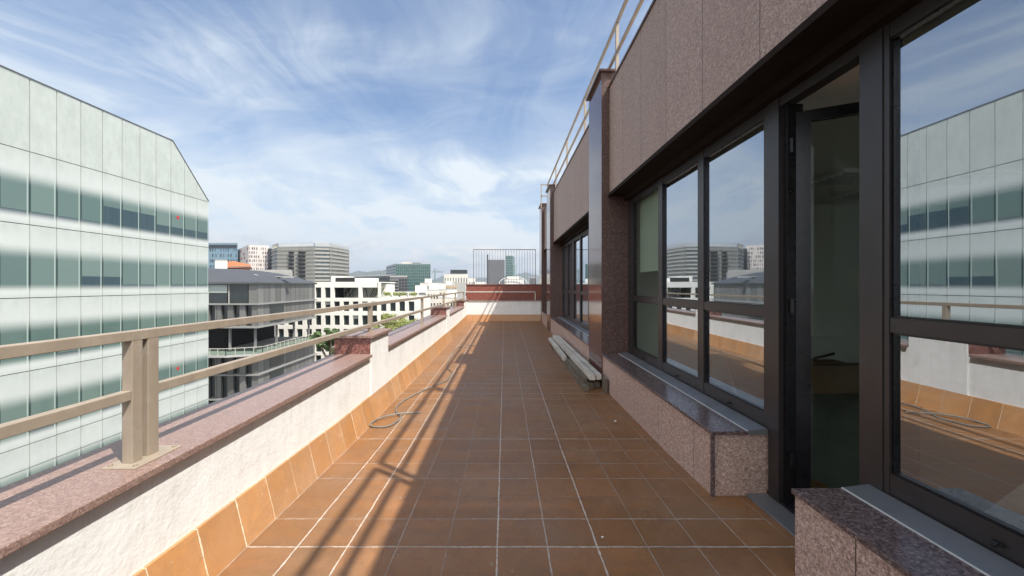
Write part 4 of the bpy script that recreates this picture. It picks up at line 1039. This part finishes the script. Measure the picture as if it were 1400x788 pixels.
# white and cream houses at the right of the skyline
t, P, zt = block('white_tower_block', 'white block with tall vertical slots below the crane', [(607, 300), (640, 300), (640, 320), (607, 320)], 375.5, 300, 'cream2')
winrow(t, P[0], P[1], EYE-16, EYE+7, 9, 1, .35, .86, 'grey_glass')
MB().box(at(615, 0, 300).x, at(637, 0, 300).x, 303, 312, zt+.5, zt+3.6).build('roof_plant_room', 'dark_wall', t)
MB().box(at(607, 0, 300).x, at(622, 0, 300).x, 298.5, 299.9, -10, EYE+11*300/F-3).build('balcony_frame', 'rail_pale', t)
t, P, zt = block('white_stepped_block', 'white stepped block just right of the slotted one', [(638, 330), (650, 330), (650, 350), (638, 350)], 381, 330, 'white_city')
winrow(t, P[0], P[1], EYE-14, EYE+4, 4, 4, .4, .4, 'grey_glass')
defs = [((576, 140), (600, 140), 398, 'cream2', 'white low house in front of the foot of the teal office', 6, 3),
        ((590, 175), (640, 175), 397, 'cream', 'cream long house below the slotted white block', 10, 3),
        ((600, 120), (640, 120), 409, 'cream', 'cream terrace house with shallow roof beyond the granite pier', 8, 3),
        ((574, 210), (606, 210), 388, 'cream2', 'warm white block right of the teal office', 7, 4),
        ((604, 230), (634, 230), 391, 'ochre', 'ochre block between the cream houses', 7, 4),
        ((556, 125), (582, 118), 402, 'cream2', 'white house behind the roof terrace railing', 5, 3)]
for (a, b, vt, m, lb, nc, nr) in defs:
    t, P, zt = block('low_house', lb, [a, b, (b[0], b[1]+14), (a[0], a[1]+14)], vt, a[1], m, 'concrete', group='low houses of the town')
    winrow(t, P[0], P[1], zt-nr*3.2, zt-.4, nc, nr, .4, .5, 'city_glass_dark', .3)
    MB().box(P[0][0]+2, P[0][0]+5, P[0][1]+3, P[0][1]+7, zt+.5, zt+2.6).build('roof_cabin', 'white_city', t)
block('grey_service_box', 'plain light grey box building close behind the end of the railing', [(625, 60), (636.5, 60), (636.5, 66), (625, 66)], 391.5, 60, 'concrete', zbot=GZ)
# behind the bar fence
Yk = 620
t, P, zt = block('dark_grey_tower', 'dark grey tower block seen through the bar fence', [(666.5, Yk), (690, Yk), (690, Yk+30), (666.5, Yk+30)], 355.5, Yk, 'tower_grey')
winrow(t, P[0], P[1], EYE, zt-2, 9, 11, .5, .5, 'grey_glass')
MB().box(P[0][0]-1.0, P[0][0]+1.0, Yk-1, Yk+3, GZ, zt+8).build('lift_shaft', 'dark_wall', t)
t, P, zt = block('teal_glass_tower', 'slim pale teal glass tower right of the dark tower behind the bar fence', [(691, Yk), (701, Yk), (704, Yk+30), (691, Yk+30)], 350, Yk, 'teal')
bands(t, P[0], P[1], EYE, zt, 12, .2, 'teal_line', .4, 'floor_line')
block('teal_tower_annex', 'lower pale annex stepped against the teal tower', [(701.2, Yk), (704.5, Yk), (704.5, Yk+20), (701.2, Yk+20)], 362, Yk, 'teal_line')
t, P, zt = block('white_arched_hall', 'white hall with an arched roof truss behind the red granite wall', [(690, 200), (716, 200), (716, 220), (690, 220)], 383, 200, 'white_city')
ar = MB()
for k in range(14):
    a0, a1 = math.pi*k/14, math.pi*(k+1)/14; c0 = at(702, 388, 199)
    ar.beam(c0+Vector((-7*math.cos(a0), 0, 3.4*math.sin(a0))), c0+Vector((-7*math.cos(a1), 0, 3.4*math.sin(a1))), .3, .25, (0, 1, 0))
ar.build('roof_truss', 'white_paint', t)
ar = MB(); ar.box(at(694, 0, 200).x, at(710, 0, 200).x, 203, 210, zt+.5, EYE+12*200/F); ar.build('roof_hall', 'cream2', t)
block('small_grey_tower', 'small grey block at the right end of the bar fence', [(724, 300), (733, 300), (733, 320), (724, 320)], 380.5, 300, 'tower_grey')
block('white_block_by_tower', 'white block low to the left of the dark tower behind the fence', [(648, 420), (664, 420), (664, 440), (648, 440)], 386, 420, 'white_city')

# far low-rise blocks up to the hills: each a building of its own
tint = ['cream', 'cream2', 'white_city', 'concrete', 'brick', 'ochre']
tn = {'cream': 'cream', 'cream2': 'warm white', 'white_city': 'white', 'concrete': 'pale grey', 'brick': 'brown', 'ochre': 'ochre'}
for i in range(70):
    Y = random.uniform(450, 1900); u = random.uniform(455, 745); w = random.uniform(25, 60); hgt = random.uniform(13, 27) if Y < 1000 else random.uniform(16, 34)
    x = (u-690)*Y/F; m = random.choice(tint)
    t = thing('far_block', 'small %s block far off in the low town below the hills' % tn[m], 'building', (x, Y, GZ), 'far low town blocks, %s' % tn[m])
    MB().box(x-w/2, x+w/2, Y, Y+25, GZ, GZ+hgt).build('wall', m, t)
    MB().box(x-w/2+1, x+w/2-1, Y+1, Y+24, GZ+hgt, GZ+hgt+.8).build('roof', 'concrete' if i % 3 else 'orange', t)
    bands(t, (x-w/2+2, Y), (x+w/2-2, Y), GZ+hgt-9, GZ+hgt-.5, 3, .4, 'grey_glass', .2)

# tower cranes
def crane(u, v, Y, jib, label):
    c = at(u, v, Y); t = thing('tower_crane', label, 'crane', (c.x, Y, GZ))
    a = MB(); a.beam((c.x, Y, GZ), (c.x, Y, c.z+3), 1.2, 1.2); a.build('mast', 'teal_line', t)
    a = MB(); a.beam((c.x-jib*.35, Y, c.z), (c.x+jib, Y, c.z), .9, .9); a.beam((c.x, Y, c.z+3), (c.x+jib*.6, Y, c.z+.4), .2, .2); a.beam((c.x, Y, c.z+3), (c.x-jib*.3, Y, c.z+.4), .2, .2)
    a.build('jib', 'teal_line', t); MB().box(c.x-jib*.35, c.x-jib*.25, Y-.8, Y+.8, c.z-2.4, c.z).build('counterweight', 'concrete', t)
crane(594.5, 372, 420, 9, 'pale tower crane standing left of the slotted white block')
crane(520, 377, 700, 16, 'thin distant tower crane before the hills left of the teal office')

# hills
M['hill'] = citywall('wooded hillside', (.075, .095, .06), .95, .4)
def hill(name, pts, Y, depth):
    mb = MB(); bm = mb.bm; rows = []
    for j in range(7):
        t = j/6; row = []
        for (u, v) in pts:
            x = (u-690)*Y/F; h = (EYE-(v-390)*Y/F-GZ)
            prof_ = math.sin(math.pi*min(1, t*1.0))**.8 if 0 < t < 1 else 0
            row.append(bm.verts.new((x*(1+t*.03), Y-depth/2+depth*t, GZ+h*prof_*(1+.05*math.sin(u*.9+j)))))
        rows.append(row)
    for a, b in zip(rows, rows[1:]):
        for i in range(len(a)-1): bm.faces.new((a[i], a[i+1], b[i+1], b[i]))
    return struct(mb.build(name, 'hill', None, smooth=True))
def ridge(u0, u1, v0, amp, n, seed):
    rnd = random.Random(seed); ph = [rnd.uniform(0, 6) for _ in range(5)]; out = []
    for i in range(n+1):
        u = u0+(u1-u0)*i/n; e = min(1, 5*min(i/n, 1-i/n))
        out.append((u, 392-(392-v0+amp*sum(math.sin(u*f/10+p)/k for f, p, k in zip((.6, 1.3, 2.9, 5.1, 9), ph, (1, 2, 4, 7, 10))))*e))
    return out
hill('hills', ridge(380, 600, 372.0, 2.2, 90, 4), 6200, 1500)
hill('hills', ridge(560, 840, 377.0, 2.6, 90, 9), 8200, 1800)
hill('hills', ridge(-900, 420, 366, 5, 120, 3), 7000, 1800)

# haze: one closed box of even, thin air
hz = MB().box(-9500, 9500, -3500, 9800, GZ-3, 420)
hm = bpy.data.materials.new('haze air'); hm.use_nodes = True; nt = hm.node_tree; nt.nodes.clear()
o = nn(nt, 'ShaderNodeOutputMaterial'); pv = nn(nt, 'ShaderNodeVolumePrincipled')
pv.inputs['Color'].default_value = (.80, .88, 1.0, 1); pv.inputs['Density'].default_value = .00012; pv.inputs['Anisotropy'].default_value = .3
lk(nt, pv.outputs[0], o.inputs['Volume'])
ho = hz.build('haze', hm); ho['kind'] = 'stuff'
